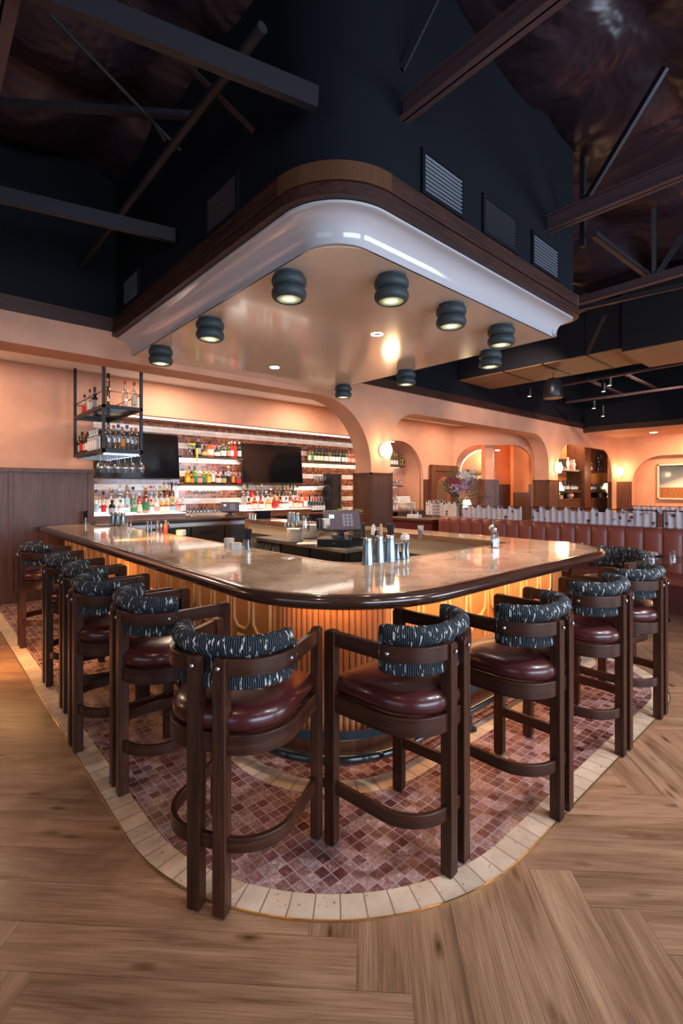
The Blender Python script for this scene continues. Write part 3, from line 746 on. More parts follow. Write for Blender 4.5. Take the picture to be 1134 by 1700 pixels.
# ============================================================ STOOLS
def stoolpath(hw=.265, dy=.50, r=.20, half=None, y0=0.0, x0=.03, n=12):
    "plan line of bent band: starts near the centre back, out to +x, forward to y=dy"
    return [(x0, y0)] + [(hw-r+r*cos(radians(t)), y0+r+r*sin(radians(t))) for t in [(-90+90*k/n) for k in range(n+1)]] + [(hw, dy)]
def mirror(p): return [(-a, b) for a, b in reversed(p)]
def make_stool():
    t = thing('bar_stool', 'x', 'bar stool')
    # arm bands (right and left halves), outer face at the path
    bp_ = [(.010, .895), (.010, .960), (-.016, .960), (-.016, .895)]
    pth = stoolpath(); 
    MB().sweep(pth, bp_).build('arm_rail', M['walnut_h'], t, smooth=40, bevel=.003)
    MB().sweep(mirror(pth), bp_).build('arm_rail', M['walnut_h'], t, smooth=40, bevel=.003)
    full = mirror(stoolpath()) + stoolpath()
    MB().sweep(full, [(.006, .60), (.006, .675), (-.020, .675), (-.020, .60)]).build('seat_frame', M['walnut_h'], t, smooth=40, bevel=.003)
    MB().box(-.25, .25, .475, .50, .60, .675).build('front_rail', M['walnut'], t, bevel=.003)
    MB().sweep(full, [(.004, .235), (.004, .29), (-.018, .29), (-.018, .235)]).build('foot_ring', M['walnut_h'], t, smooth=40, bevel=.003)
    for s in (-1, 1):
        # rear legs with rounded shoulder
        pts = [(s*.034, 0), (s*.034, .955)]
        a0, a1 = s*.028, s*.082
        prof = [(a0, .0), (a0, .945), (a0+s*.012, .962), (a1-s*.0, .962), (a1, .0)]
        MB().extrude([(x_, -.022, z_) for x_, z_ in prof], (0, .052, 0)).build('leg', M['walnut'], t, smooth=0, bevel=.004)
        prof = [(.505, .0), (.460, .0), (.450, .02), (.450, .962), (.497, .962), (.510, .948), (.510, .02)]
        xa = s*.240
        MB().extrude([(xa, y_, z_) for y_, z_ in prof], (s*.040, 0, 0)).build('leg', M['walnut'], t, smooth=0, bevel=.004)
        for (x_, y_, nx_, ny_) in ((s*.055, -.024, 0, -1), (s*.262, .165, s*.97, -.22)):
            Mx = Matrix.Translation((x_+nx_*.010, y_+ny_*.004, .928)) @ Vector((nx_, ny_, 0)).to_track_quat('Z', 'Y').to_matrix().to_4x4()
            MB().lathe([(0, .007), (.006, .006), (.009, .003), (.010, 0), (0, 0)], 12, M=Mx).build('bolt', M['chrome'], t)
    # seat cushion: rounded D, domed
    def dpoly(inset):
        hw = .262-inset; r = .205-inset*.6; y0 = -.005+inset
        q = [(hw, .485-inset)] + [(hw-r+r*cos(radians(-a)), y0+r+r*sin(radians(-a))) for a in range(0, 91, 9)]
        return q + [(-a, b) for a, b in reversed(q)]
    rings = [(.020, .672), (.006, .690), (.0, .712), (.005, .735), (.022, .755), (.050, .768), (.10, .775), (.17, .779)]
    mb = MB(); polys = [dpoly(i) for i, _ in rings]; n_ = len(polys[0]); vs = []
    for (i, z), pl in zip(rings, polys): vs += [(a, b, z) for a, b in pl]
    vs.append((0, .25, .781)); fs = []
    for i in range(len(rings)-1):
        for k in range(n_): fs.append((i*n_+k, i*n_+(k+1) % n_, (i+1)*n_+(k+1) % n_, (i+1)*n_+k))
    L_ = (len(rings)-1)*n_
    for k in range(n_): fs.append((L_+k, L_+(k+1) % n_, len(vs)-1))
    fs.append(tuple(range(n_-1, -1, -1)))
    mb.add(vs, fs); mb.build('seat_cushion', M['leather'], t, smooth=75)
    # wrap-round upholstered back pad: tucked behind the rails, swelling above
    cp_ = [(0, .018)] + [p for p in stoolpath(.245, .20, .20, y0=.018, x0=.022)]
    full = mirror(cp_[1:]) + cp_[1:]
    prof = [(.0, .835), (.010, .838), (.016, .850), (.010, .885), (-.006, .90), (-.006, .955), (.012, .968), (.026, .990), (.026, 1.015), (.012, 1.033), (-.012, 1.037), (-.036, 1.025), (-.048, .995), (-.050, .93), (-.046, .86), (-.030, .838), (-.012, .833)]
    # taper the two ends
    P = [Vector(p) for p in full]
    mb = MB(); mb.sweep(full, prof, caps=True)
    K_ = len(prof); Ln = len(full)
    for i in (0, 1, Ln-2, Ln-1):
        f = .62 if i in (0, Ln-1) else .93
        cs = [Vector(mb.v[i*K_+k]) for k in range(K_)]; c0 = sum(cs, Vector())/K_
        for k in range(K_): q = c0+(cs[k]-c0)*f; mb.v[i*K_+k] = (q.x, q.y, q.z)
    mb.build('back_cushion', M['fabric'], t, smooth=80)
    return t
stool0 = make_stool()
stools = [  # x, y, facing angle (deg, direction of sitter), label
 (.835, 1.688, 31, 'oxblood leather bar stool at the bar front corner, left one of the nearest pair'),
 (1.715, 1.185, 96, 'oxblood leather bar stool right of the front corner stool, right one of the nearest pair'),
 (2.385, 1.03, 91, 'bar stool along the right bar face, second from the front corner'),
 (3.225, 1.02, 90, 'bar stool along the right bar face, third from the front corner'),
 (3.93, 1.01, 90, 'bar stool at the right bar face nearest the red banquette tables'),
 (.815, 2.69, 0, 'bar stool along the left bar face, next behind the nearest pair'),
 (.745, 3.30, 0, 'bar stool along the left bar face, second behind the nearest left stool'),
 (.82, 3.92, 0, 'bar stool in the middle of the left row, partly hidden by the one before it'),
 (.82, 4.53, 0, 'bar stool of the left row, last but one towards the panelled wall'),
 (.82, 5.78, 0, 'farthest bar stool of the left row, standing alone near the panelled wall'),
]
for k, (x_, y_, a_, lab) in enumerate(stools):
    rz = radians(a_-90)
    if k == 0: stool0.location = (x_, y_, .006); stool0.rotation_euler = (0, 0, rz); stool0['label'] = lab; stool0['group'] = 'bar stools'
    else: dup(stool0, (x_, y_, .006), rz, lab, 'bar stools')
P_ = at(1030, 912, 1.03)
dup(stool0, (P_.x+.17, P_.y+.0, .001), radians(170-90), 'bar stool on the far right end of the bar, only its back and arm showing', 'bar stools')
# ============================================================ BACK BAR
def shelf(name, x0, x1, y0, y1, z0, z1, label, m='shelfwood', led=None):
    o = MB().box(x0, x1, y0, y1, z0, z1).build(name, M[m], smooth=0, bevel=.002); tag(o, label, 'shelf')
    if led: MB().box(x0+.03, x1-.03, y1-.05, y1-.03, z0-.004, z0).build('led_strip', M['ledw'], o, smooth=0)
    return o
ys0, ys1 = 8.56, 8.80
zsu, zsl = 2.225, 1.695
TVs = [(301.5, 8.56), (406, 8.56)]
xa, xb = atY(301.5,0,ys0).x, atY(404,0,ys0).x
shelf('wall_shelf', xa, xb, ys0, ys1, zsu-.035, zsu, 'upper dark wood shelf of bottles between the two televisions', led=1)
shelf('wall_shelf', xa, xb, ys0, ys1, zsl-.035, zsl, 'lower dark wood shelf of bottles between the two televisions, glasses hung below', led=1)
xc = atY(503,0,ys0).x
shelf('wall_shelf', xc, XT1+1.0, ys0, ys1, zsu-.035, zsu, 'long upper wood shelf of wine bottles right of the second television', led=1)
shelf('wall_shelf', xc, atY(559.5,0,ys0).x, ys0, ys1, zsl-.035, zsl, 'short lower wood shelf of stem glasses left of the tall dark cabinet', led=1)
shelf('wall_shelf', atY(610,0,ys0).x, XT1+.9, ys0, ys1, zsl-.035, zsl, 'lower wood shelf with stem glasses just right of the sconce pillar', led=1)
def led_light(x0, x1, y, z, e, c=(1,.84,.70)):
    lamp('shelf_led_light', 'AREA', ((x0+x1)/2, y, z), ((x0+x1)/2, y+.05, z-1), e, c, x1-x0, .03)
led_light(xa, xb, 8.70, zsu-.045, 3); led_light(xa, xb, 8.70, zsl-.045, 3.5)
led_light(xc, 9.8, 8.72, zsu-.045, 5); led_light(xc, 7.0, 8.72, zsl-.045, 2.5)
led_light(XC+.2, 9.2, YW+.18, zs-.04, 20)
# televisions
for k, (a, b, zt_, zb_, lab) in enumerate([(159, 299, 2.60, 1.78, 'large black wall television behind the hanging bottle rack'), (405, 502, 2.55, 1.72, 'large black wall television between the bottle shelves and the wine shelf')]):
    x0, x1 = atY(a,0,8.55).x, atY(b,0,8.55).x
    tv = thing('television', lab, 'television', ((x0+x1)/2, 8.62, (zt_+zb_)/2)); tv.rotation_euler = (radians(-6), 0, radians(-3) if k else 0); w_ = (x1-x0)/2; h_ = (zt_-zb_)/2
    MB().box(-w_, w_, -.02, .03, -h_, h_).build('casing', M['blackplastic'], tv, smooth=0, bevel=.004)
    MB().box(-w_+.012, w_-.012, -.0225, -.019, -h_+.014, h_-.012).build('screen', M['tvscreen'] if 'tvscreen' in M else M.setdefault('tvscreen', mat('tv_screen', (.004,.004,.005), .10, spec=.5)), tv, smooth=0)
    MB().box(-.12, .12, .03, .16, -.12, .12).build('wall_bracket', M['black'], tv, smooth=0)
# counter run below
ycf = 8.14
bc = thing('back_counter', 'long low counter against the tiled wall, wood top above dark fridges', 'counter', (0,0,0))
MB().box(XC+.04, xn-.05, ycf-.03, YN-.01, 1.045, 1.09).build('wood_top', M['counterwood'], bc, smooth=0, bevel=.008)
MB().box(XC+.02, 5.0, ycf, ycf+.03, .93, 1.0).build('steel_fascia', M['steel'], bc, smooth=0, bevel=.003)
MB().box(XC+.04, xn-.05, ycf+.02, YN-.01, .02, 1.045).build('carcass', M['blackplastic'], bc, smooth=0)
M['fridgedoor'] = mat('fridge_door_dark', (.05,.045,.04), .25, .5)
xx = XC+.3
while xx < 5.2:
    dd = MB().box(xx, xx+.62, ycf-.012, ycf+.02, .12, .92).build('fridge_door', M['fridgedoor'], bc, smooth=0, bevel=.004)
    MB().box(xx+.14, xx+.46, ycf-.02, ycf-.010, .80, .845).build('handle', M['blackplastic'], dd, smooth=0)
    xx += .66
def riser(x0, x1, lab):
    r_ = thing('bottle_step', lab, 'display step', (x0, 8.22, 1.09))
    MB().box(0, x1-x0, 0, .56, 0, .082).build('step_box', M['counterwood'], r_, smooth=0)
    MB().box(0, x1-x0, -.004, .57, .082, .094).build('lit_top', M['littop'], r_, smooth=0)
    MB().box(0, x1-x0, .30, .57, .094, .18).build('back_step', M['littop'], r_, smooth=0)
M['littop'] = mat('lit_acrylic_top', (.7,.7,.7), .4, emit=(1,.93,.85), es=1.6)
riser(XC+.04, atY(309,0,8.2).x, 'backlit bottle step on the back counter under the left television')
riser(atY(404,0,8.2).x, atY(517,0,8.2).x, 'backlit bottle step on the back counter under the right television')
# tall dark cabinet
x0, x1 = atY(550,0,8.5).x, atY(567.5,0,8.5).x
tc_ = thing('tall_cabinet', 'tall narrow black cabinet against the striped tile left of the pillar', 'cabinet', (x0, 8.5, 0))
MB().box(0, x1-x0, 0, .3, 1.09, 1.96).build('body', M['blackplastic'], tc_, smooth=0, bevel=.004)
MB().box(.02, x1-x0-.09, -.012, .0, 1.11, 1.94).build('door', M['fridgedoor'], tc_, smooth=0)
MB().box(x1-x0-.06, x1-x0-.045, -.03, -.015, 1.15, 1.9).build('handle', M['steel'], tc_, smooth=0)
# ------------------------------------------------------------ bottles
def bottle_prof(r, h, nr, nh, sh=.45):
    "body radius, total height, neck radius, neck height; sh = shoulder share"
    bh = h-nh; s_ = r*1.1*sh*2
    return [(0, 0), (r*.92, 0), (r, .006), (r, bh-s_)] + [(nr+(r-nr)*cos(radians(t)), bh-s_+s_*sin(radians(t))) for t in (25, 50, 72, 90)] + [(nr, h-.01), (nr*1.15, h-.008), (nr*1.15, h), (0, h)]
GM = {}
def bm_(c, kind):
    k = (c, kind)
    if k not in GM:
        if kind == 'g': GM[k] = glass('bottle_glass_%d' % len(GM), c, .06, .08)
        elif kind == 'o': GM[k] = mat('bottle_colour_%d' % len(GM), c, .12, coat=.3)
        else: GM[k] = mat('label_paint_%d' % len(GM), c, .55)
    return GM[k]
COLS = {'clear': ((.86,.88,.88), 'g'), 'amber': ((.72,.22,.03), 'g'), 'gold': ((.90,.60,.10), 'g'), 'yellow': ((1.0,.70,.02), 'g'), 'red': ((.75,.03,.02), 'o'), 'orangered': ((.85,.10,.02), 'o'), 'green': ((.10,.36,.07), 'g'), 'lime': ((.55,.75,.12), 'g'), 'darkgreen': ((.012,.03,.012), 'o'), 'black': ((.010,.009,.010), 'o'), 'navy': ((.015,.03,.08), 'o'), 'pink': ((.95,.50,.42), 'g'), 'rose': ((.95,.42,.20), 'g'), 'olive': ((.13,.12,.02), 'o'), 'brown': ((.10,.03,.01), 'o'), 'white': ((.75,.75,.75), 'o'), 'orange': ((.85,.35,.06), 'g')}
CC = {'black': (.01,.01,.01), 'red': (.55,.02,.02), 'white': (.75,.74,.72), 'blue': (.03,.09,.25), 'gold': (.6,.4,.12), 'cream': (.72,.66,.52), 'green': (.05,.22,.08), 'copper': (.5,.2,.1), 'yellow': (.8,.6,.05), 'orange': (.75,.25,.04), 'grey': (.3,.3,.32), 'pink': (.75,.35,.3), 'lightblue': (.35,.55,.7), 'silver': (.6,.6,.62)}
SH = {'wine': (.037, .30, .0135, .085, .55), 'spirit': (.038, .29, .014, .075, .45), 'square': (.045, .26, .017, .055, .3), 'squat': (.055, .20, .015, .06, .9), 'tall': (.036, .34, .013, .10, .5), 'jar': (.070, .28, .022, .05, .3), 'hip': (.05, .22, .017, .06, .5), 'small': (.022, .13, .011, .035, .5)}
CNAME = {'orangered': 'orange-red', 'darkgreen': 'dark green', 'rose': 'rose-pink'}
def bottle(p, shape, col, cap, lab, label, group, cat='bottle', s=1.0, name=None):
    r, h, nr, nh, shh = SH[shape]; n = 12 if shape != 'square' else 12
    t = thing(name or ('wine_bottle' if shape == 'wine' else 'liquor_bottle'), label, cat, p, random.random()*6, group); t.scale = (s, s, s)
    pr2 = bottle_prof(r, h, nr, nh, shh)
    MB().lathe(pr2, n).build('glass_body', bm_(*COLS[col]), t, smooth=60)
    if lab:
        zb0, zb1 = h*.12, (h-nh)*.62
        MB().lathe([(r*1.012, zb0), (r*1.02, zb0), (r*1.02, zb1), (r*1.012, zb1)], n).build('paper_label', bm_(CC[lab], 'l'), t, smooth=60)
    if cap:
        MB().lathe([(0, h+.004), (nr*1.28, h+.004), (nr*1.28, h-.035 if shape != 'wine' else h-.055), (nr*1.05, h-.035 if shape != 'wine' else h-.055)], n).build('cap', bm_(CC[cap], 'l'), t, smooth=60)
    return t
def row(items, fn, place, group, shape_default='spirit', mul=1.0):
    cnt = 0
    for it in items:
        px, col, cap, lab = it[:4]; shp = it[4] if len(it) > 4 else shape_default; s = it[5] if len(it) > 5 else 1
        nm = CNAME.get(col, col); w = 'wine bottle' if shp == 'wine' else 'bottle'
        ld = f'{cap}-capped {nm} {w}, {ORD[cnt]} from left {place}'
        bottle(fn(px), shp, col, cap, lab, ld, group, s=s*mul); cnt += 1
Sh = lambda z, y=8.68: (lambda px: Vector((atY(px,0,y).x, y, z)))
row([(329,'black','grey','grey','square',1.15),(339.6,'brown','black','gold','squat'),(349,'orangered','black','cream','jar',.95),(360,'darkgreen','red','white','squat',1.05),(370.5,'green','gold','cream','jar',.88),(380,'lime','white','pink','spirit'),(384.5,'red','white','white','spirit',1.05),(389.5,'red','white','red','spirit',1.05),(397,'green','white','white','spirit',1.05)],
    Sh(zsu), 'on the upper shelf between the televisions', 'liqueurs on the upper middle shelf', mul=1.1)
row([(311.5,'yellow','gold','yellow','square',1.0),(317.5,'yellow','black','orange','hip'),(323.5,'lime','green','green','spirit',1.08),(331,'clear','white','pink','hip',1.1),(339,'lime','gold','green','square',.98),(346.5,'yellow','gold','yellow','square',.98),(353.5,'clear','red','white','tall',1.05),(362,'amber','red','cream','hip',1.15),(371,'navy','black','gold','hip',1.1),(379,'clear','silver','black','spirit',1.15),(386.5,'orange','copper','orange','spirit',.98),(395.5,'brown','red','red','squat',1.15)],
    Sh(zsl), 'on the lower shelf between the televisions', 'liqueurs on the lower middle shelf', mul=1.1)
z1_ = 1.184; z2_ = 1.27
row([(183.5,'clear','gold','white','spirit',1),(197,'clear','silver','white','jar',1),(211,'clear','copper','lightblue','tall',.98),(221,'clear','black','green','spirit',1.05),(250.5,'clear','red','cream','tall',.95),(259,'clear','silver','white','tall',.95),(268,'clear','gold','cream','tall',.95),(277,'gold','silver','white','tall',.95),(285,'brown','black','gold','tall',1.1),(292.5,'white','blue','white','tall',1.1)],
    Sh(z2_, 8.62), 'in back row under the left television', 'spirits in the back row of the left step', mul=1.2)
row([(160,'clear','blue','lightblue','tall',1.0),(172,'clear','black','red','tall',.9),(186,'black','black','grey','hip',.9),(200.5,'clear','green','white','hip',.9),(211,'clear','grey','lightblue','hip',.6),(221.5,'clear','grey','green','hip',.85),(231,'amber','cream','cream','spirit',1.0),(242,'amber','copper','green','spirit',1.25),(251,'clear','red','white','hip',.9),(259,'white','silver','pink','hip',.95),(268,'gold','silver','white','hip',.9),(277,'gold','silver','white','hip',.9),(286.5,'clear','grey','lightblue','hip',.9),(294.5,'pink','cream','pink','hip',.95),(303,'clear','silver','white','hip',1.0)],
    Sh(z1_, 8.36), 'in front row under the left television', 'spirits in the front row of the left step', mul=1.2)
row([(404,'clear','white','grey','tall'),(411,'clear','black','white','tall'),(418.5,'red','grey','cream','spirit'),(427,'clear','gold','white','tall'),(434.5,'clear','cream','white','tall',1.05),(442,'clear','white','cream','jar',.85),(449.5,'clear','white','cream','spirit'),(456.5,'amber','green','cream','spirit',1.15),(463.5,'gold','orange','orange','tall'),(469.5,'green','green','white','tall'),(475.5,'gold','gold','white','tall'),(481.5,'clear','black','white','tall'),(487,'darkgreen','green','white','tall',1.08),(494,'clear','black','pink','tall',1.02)],
    Sh(z2_, 8.62), 'in back row under the right television', 'spirits in the back row of the right step', mul=1.2)
row([(413,'amber','black','white','hip',.9),(422.5,'amber','gold','cream','hip',1.05),(433,'amber','red','white','squat',1.15),(445,'gold','white','cream','squat',1.1),(456,'amber','gold','red','hip',1.1),(465.5,'amber','black','cream','hip',.95),(475,'clear','blue','white','hip',.9),(482.5,'amber','gold','white','spirit',1),(490,'amber','silver','cream','hip',1.05),(498,'orangered','orange','white','hip',.95),(507.5,'orangered','red','white','spirit',1.0)],
    Sh(z1_, 8.36), 'in front row under the right television', 'spirits in the front row of the right step', mul=1.2)
row([(514,'darkgreen','black','grey','wine',1.02),(519,'darkgreen','red','white','wine',.95),(523,'black','red','white','wine',.98),(527.5,'black','red','white','wine',.98),(532,'black','black','white','wine',.95),(537,'black','black','white','wine',.95)],
    Sh(1.09, 8.4), 'on the back counter beside amber spirits', 'red wines on the back counter', 'wine', 1.12)
W_ = [(500+v/8.1) for v in (110,145,185,228,270,318,345,392,430,470,508,560,604)]
row([(p_, ['olive','olive','darkgreen','darkgreen','darkgreen','black','darkgreen','gold','darkgreen','darkgreen','darkgreen','darkgreen','olive'][i], 'black', ['cream','green','cream','cream','cream','cream','cream','white','white','white','white','white','white'][i], 'wine') for i, p_ in enumerate(W_)] + [(500+v/8.1, 'rose', 'copper', 'pink', 'wine', .92) for v in (642,682,716)],
    Sh(zsu), 'on the long wine shelf', 'wines on the long upper shelf', 'wine', 1.12)
row([(650.5,'olive','gold','white','wine'),(654.5,'olive','gold','white','wine'),(658.5,'olive','gold','white','wine')], Sh(zsu), 'on the shelf right of the pillar', 'wines right of the sconce pillar', 'wine', 1.12)
# ------------------------------------------------------------ glasses
def wineglass(t_name, label, p, group, h=.21, r=.042, upside=False):
    t = thing(t_name, label, 'glass', p, 0, group)
    if upside: t.rotation_euler = (pi, 0, 0)
    MB().lathe([(0, 0), (r*.85, .0), (r*.8, .004), (.006, .008), (.0035, .02), (.0035, h*.42), (.0, h*.42)], 14).build('stem', M['glass'], t, smooth=60)
    MB().lathe([(.0, h*.42), (r*.6, h*.47), (r*.98, h*.62), (r, h*.72), (r*.80, h), (r*.77, h), (r*.95, h*.72), (r*.93, h*.63), (0, h*.45)], 16).build('bowl', M['glass'], t, smooth=60)
    return t
g0 = None
def glasses(pts, place, group, **kw):
    proto = None
    for k, p in enumerate(pts):
        lab = f'clear stem glass, {ORD[k]} from left {place}'
        if proto is None: proto = wineglass('stem_glass', lab, p, group, **kw)
        else: dup(proto, p, None, lab, group)
glasses([Sh(zsl)(523+4.4*k) for k in range(9)], 'on the short shelf beside the tall dark cabinet', 'stem glasses on the short shelf', h=.21)
glasses([Sh(zsl-.04, 8.66)(322.5+5.6*k) for k in range(8)], 'hanging under the lower middle shelf', 'glasses hung under the shelf', h=.15, r=.05, upside=True)
glasses([Sh(zsl)(650+4.6*k) for k in range(4)], 'on the low shelf right of the sconce pillar', 'glasses right of the sconce pillar', h=.15)
# coupe glasses in a wire rack on the back counter
gr_ = thing('glass_rack', 'shallow wire rack full of clear coupe glasses on the back counter', 'rack', (atY(311,0,8.3).x, 8.2, 1.09))
wr = atY(364,0,8.3).x-atY(311,0,8.3).x
mb = MB()
for z_ in (.01, .06): mb.tube([(0,0,z_),(wr,0,z_),(wr,.42,z_),(0,.42,z_)], .005, 6, closed=True)
mb.build('frame', M['chrome'], gr_)
for k in range(9):
    x_ = wr*k/8; MB().tube([(x_, 0, .01), (x_, .42, .01)], .004, 5).build('wire', M['chrome'], gr_)
kk = 0
protoc = None
for r_ in range(3):
    for c_ in range(9):
        p = Vector((gr_.location.x+wr*(c_+.5)/9, 8.27+.13*r_, 1.10)); lab = f'coupe glass in the wire rack, {ORD[c_]} from the left in the {["front","middle","back"][r_]} row'
        if protoc is None: protoc = wineglass('coupe_glass', lab, p, 'coupe glasses in the wire rack', h=.14, r=.046)
        else: dup(protoc, p, None, lab)
# back counter till
def till(label, p, rz, scr_w=.30):
    t = thing('touchscreen_till', label, 'till', p, rz)
    MB().box(-.09, .09, -.08, .10, 0, .03).build('foot', M['blackplastic'], t, smooth=0, bevel=.004)
    MB().box(-.04, .04, .0, .05, .03, .17).build('neck', M['blackplastic'], t, smooth=0)
    Mx = Matrix.Translation((0, -.03, .16)) @ Matrix.Rotation(radians(-28), 4, 'X')
    MB().box(-scr_w/2, scr_w/2, -.015, .015, -.10, .11, M=Mx).build('casing', M['blackplastic'], t, smooth=0, bevel=.004)
    s_ = MB().box(-scr_w/2+.012, scr_w/2-.012, -.0175, -.014, -.088, .098, M=Mx).build('screen', M['posscreen'], t, smooth=0)
    kb = MB()
    for i in range(4):
        for j in range(3): kb.box(-.0+.03*j*scr_w/.3, .025+.03*j*scr_w/.3, -.0188, -.0172, -.06+.033*i, -.035+.033*i, M=Mx)
    kb.build('keypad', M['poskeys'], s_, smooth=0)
    MB().box(-scr_w*.36, -scr_w*.22, -.0188, -.0172, .02, .06, M=Mx).build('icon', M['posicon'], s_, smooth=0)
    return t
M['posscreen'] = mat('till_screen', (.01,.008,.012), .12, emit=(.30,.20,.24), es=.28)
M['poskeys'] = mat('till_keys', (.01,.01,.01), .2, emit=(.35,.36,.44), es=.45)
M['posicon'] = mat('till_icon', (.01,.01,.01), .2, emit=(.65,.80,.85), es=.8)
till('touchscreen till on the back counter between the glass rack and the amber bottles', (atY(380,0,8.3).x, 8.25, 1.09), radians(-28), .34)
# ------------------------------------------------------------ hanging bottle rack
rx0, rx1, ry0, ry1 = 1.79, 2.29, 6.53, 8.0
rk = thing('hanging_bottle_rack', 'black metal two-tier bottle rack hung from the ceiling over the bar left end', 'rack', (rx0, ry0, 2.07))
ww, dd_ = rx1-rx0, ry1-ry0; b_ = .036
for sx in (0, ww-b_):
    for sy in (0, dd_-b_): MB().box(sx, sx+b_, sy, sy+b_, 0, 1.33).build('post', M['black'], rk, smooth=0, bevel=.002)
def frame_(z_, h_, nm):
    mb = MB().box(0, ww, 0, .03, z_, z_+h_).box(0, ww, dd_-.03, dd_, z_, z_+h_).box(0, .03, 0, dd_, z_, z_+h_).box(ww-.03, ww, 0, dd_, z_, z_+h_)
    mb.build(nm, M['black'], rk, smooth=0, bevel=.002)
frame_(.0, .05, 'lower_frame'); frame_(.565, .045, 'upper_frame')
for z_ in (.235, .785):
    MB().tube([(.015,.015,z_),(ww-.015,.015,z_),(ww-.015,dd_-.015,z_),(.015,dd_-.015,z_)], .007, 6, closed=True).build('guard_rail', M['black'], rk)
for z_ in (.046, .606): MB().box(.02, ww-.02, .02, dd_-.02, z_, z_+.008).build('glass_shelf', M['glassdark'], rk, smooth=0)
for k in range(10):
    y_ = .07+k*(dd_-.14)/9; MB().box(.02, ww-.02, y_-.012, y_+.012, -.030, -.022).box(.03, ww-.03, y_-.003, y_+.003, -.022, .0).build('hanger_rail', M['chrome'], rk, smooth=0)
zr1, zr2 = 2.07+.055, 2.07+.615
LX = lambda z: (lambda px: Vector((1.87, atX(px,0,1.87).y, z)))
RY = lambda z: (lambda px: Vector((atY(px,0,6.63).x, 6.63, z)))
row([(140.5,'clear','black','red','spirit'),(149.5,'clear','black','white','tall',.95),(157.5,'black','black','grey','wine',1.05)], LX(zr2), 'on hanging rack top tier, left side', 'bottles on the hanging rack top tier')
row([(178,'gold','orange',None,'tall',1.0),(207.5,'clear','red',None,'tall',1.0),(223,'clear','red','cream','tall',1.0)], RY(zr2), 'on hanging rack top tier, right side', 'bottles on the hanging rack top tier, right')
row([(132,'green','green','white','spirit',.95),(136.7,'brown','black','red','spirit',1.1),(142,'black','red','pink','spirit',.95),(146,'black','black','white','spirit',1.0)]+[(149.7+3.9*k,'white','silver','white','spirit',1.0) for k in range(4)], LX(zr1), 'on hanging rack lower tier, left side', 'bottles on the hanging rack lower tier')
row([(179,'clear','copper',None,'spirit',1.05),(188.8,'clear','copper',None,'spirit',1.05),(196.5,'clear','blue',None,'spirit',1.1),(203,'clear','copper','orange','spirit',1.0),(211,'clear','blue',None,'spirit',1.1),(218.5,'clear','copper',None,'spirit',1.0),(225.5,'clear','copper',None,'spirit',1.0)], RY(zr1), 'on hanging rack lower tier, right side', 'bottles on the hanging rack lower tier, right')
glasses([RY(2.055)(px)+Vector((0, dy, 0)) for px, dy in ((166.5,-.02),(179,0),(187,.09),(194.5,.0),(202,.09),(207.5,.0),(218.5,.0),(222.5,.09),(233,.0))], 'hanging upside down under the bottle rack', 'wine glasses under the hanging rack', h=.24, r=.052, upside=True)
# security camera dome
P_ = atY(276, 637, 7.2); o = thing('security_camera', 'small white dome camera on the low ceiling right of the hanging rack', 'camera', (P_.x, P_.y, 3.4))
MB().lathe([(0,0),(.06,0),(.055,-.05),(.0,-.055)], 18).build('base', M['white'], o); MB().lathe([(0,-.04),(.038,-.05),(.036,-.075),(.0,-.095)], 16).build('lens_dome', M['blackgloss'], o)

# ============================================================ THINGS ON THE BAR
def on(px, py, z=ZT): return at(px, py, z+.0005)
def shaker(p, label, h=.185, r=.044, group='steel shaker tins'):
    t = thing('cocktail_shaker', label, 'shaker', p, 0, group)
    MB().lathe([(0,.004),(r*.68,.004),(r*.70,0),(r*.72,0),(r*.76,.008),(r*.9,h*.5),(r*.98,h-.006),(r*1.02,h-.003),(r*1.02,h),(r*.96,h),(r*.94,h-.006),(r*.7,.01),(0,.008)], 28).build('tin', M['steel_blue'], t)
    MB().lathe([(r*.76,.0),(r*.775,.0),(r*.79,.014),(r*.76,.014)], 28).build('base_band', M['steel'], t)
    return t
# tins stand mouth-down: wide rim at the bottom, narrow closed top
def shaker_inv(p, label, h, r=.042, group='steel shaker tins on the front counter'):
    t = thing('cocktail_shaker', label, 'shaker', p, 0, group)
    MB().lathe([(0,.004),(r,.0),(r*1.03,0),(r*1.03,.006),(r*.99,.01),(r*.86,h*.6),(r*.74,h-.012),(r*.72,h-.010)], 28).build('tin', M['steel_blue'], t)
    MB().lathe([(r*.725,h-.016),(r*.75,h-.016),(r*.745,h),(r*.70,h),(r*.68,h-.004),(0,h-.004)], 28).build('foot_band', M['copperish'], t)
    return t
M['copperish'] = mat('warm_steel', (.62,.46,.38), .25, 1)
shaker_inv(on(610.5,936.5), 'steel shaker tin, leftmost of the three on the front counter', .183)
shaker_inv(on(629.5,932.5), 'steel shaker tin, middle and rearmost of the three on the front counter', .187)
shaker_inv(on(647.5,931), 'steel shaker tin, rightmost and tallest of the three on the front counter', .186, .045)
def jigger(p, label, h=.12, r=.021):
    t = thing('jigger', label, 'jigger', p, 0, 'hourglass jiggers')
    MB().lathe([(0,.002),(r,.0),(r*1.03,.002),(r*.55,h*.5),(r*.5,h*.56),(r*.95,h),(r*.9,h),(r*.4,h*.6),(0,h*.57)], 20).build('cup', M['steel_blue'], t); return t
jigger(on(660,929), 'hourglass steel jigger just right of the three shaker tins')
jigger(on(669.5,928.5), 'hourglass steel jigger, middle of the three on the front counter', .125)
jigger(on(676,926), 'hourglass steel jigger, rightmost of the three on the front counter', .125)
jigger(on(245,883.5), 'slim jigger left of the bitters jars on the left counter', .14, .022); jigger(on(251,883), 'slim jigger touching the bitters jars on the left counter', .14, .022)
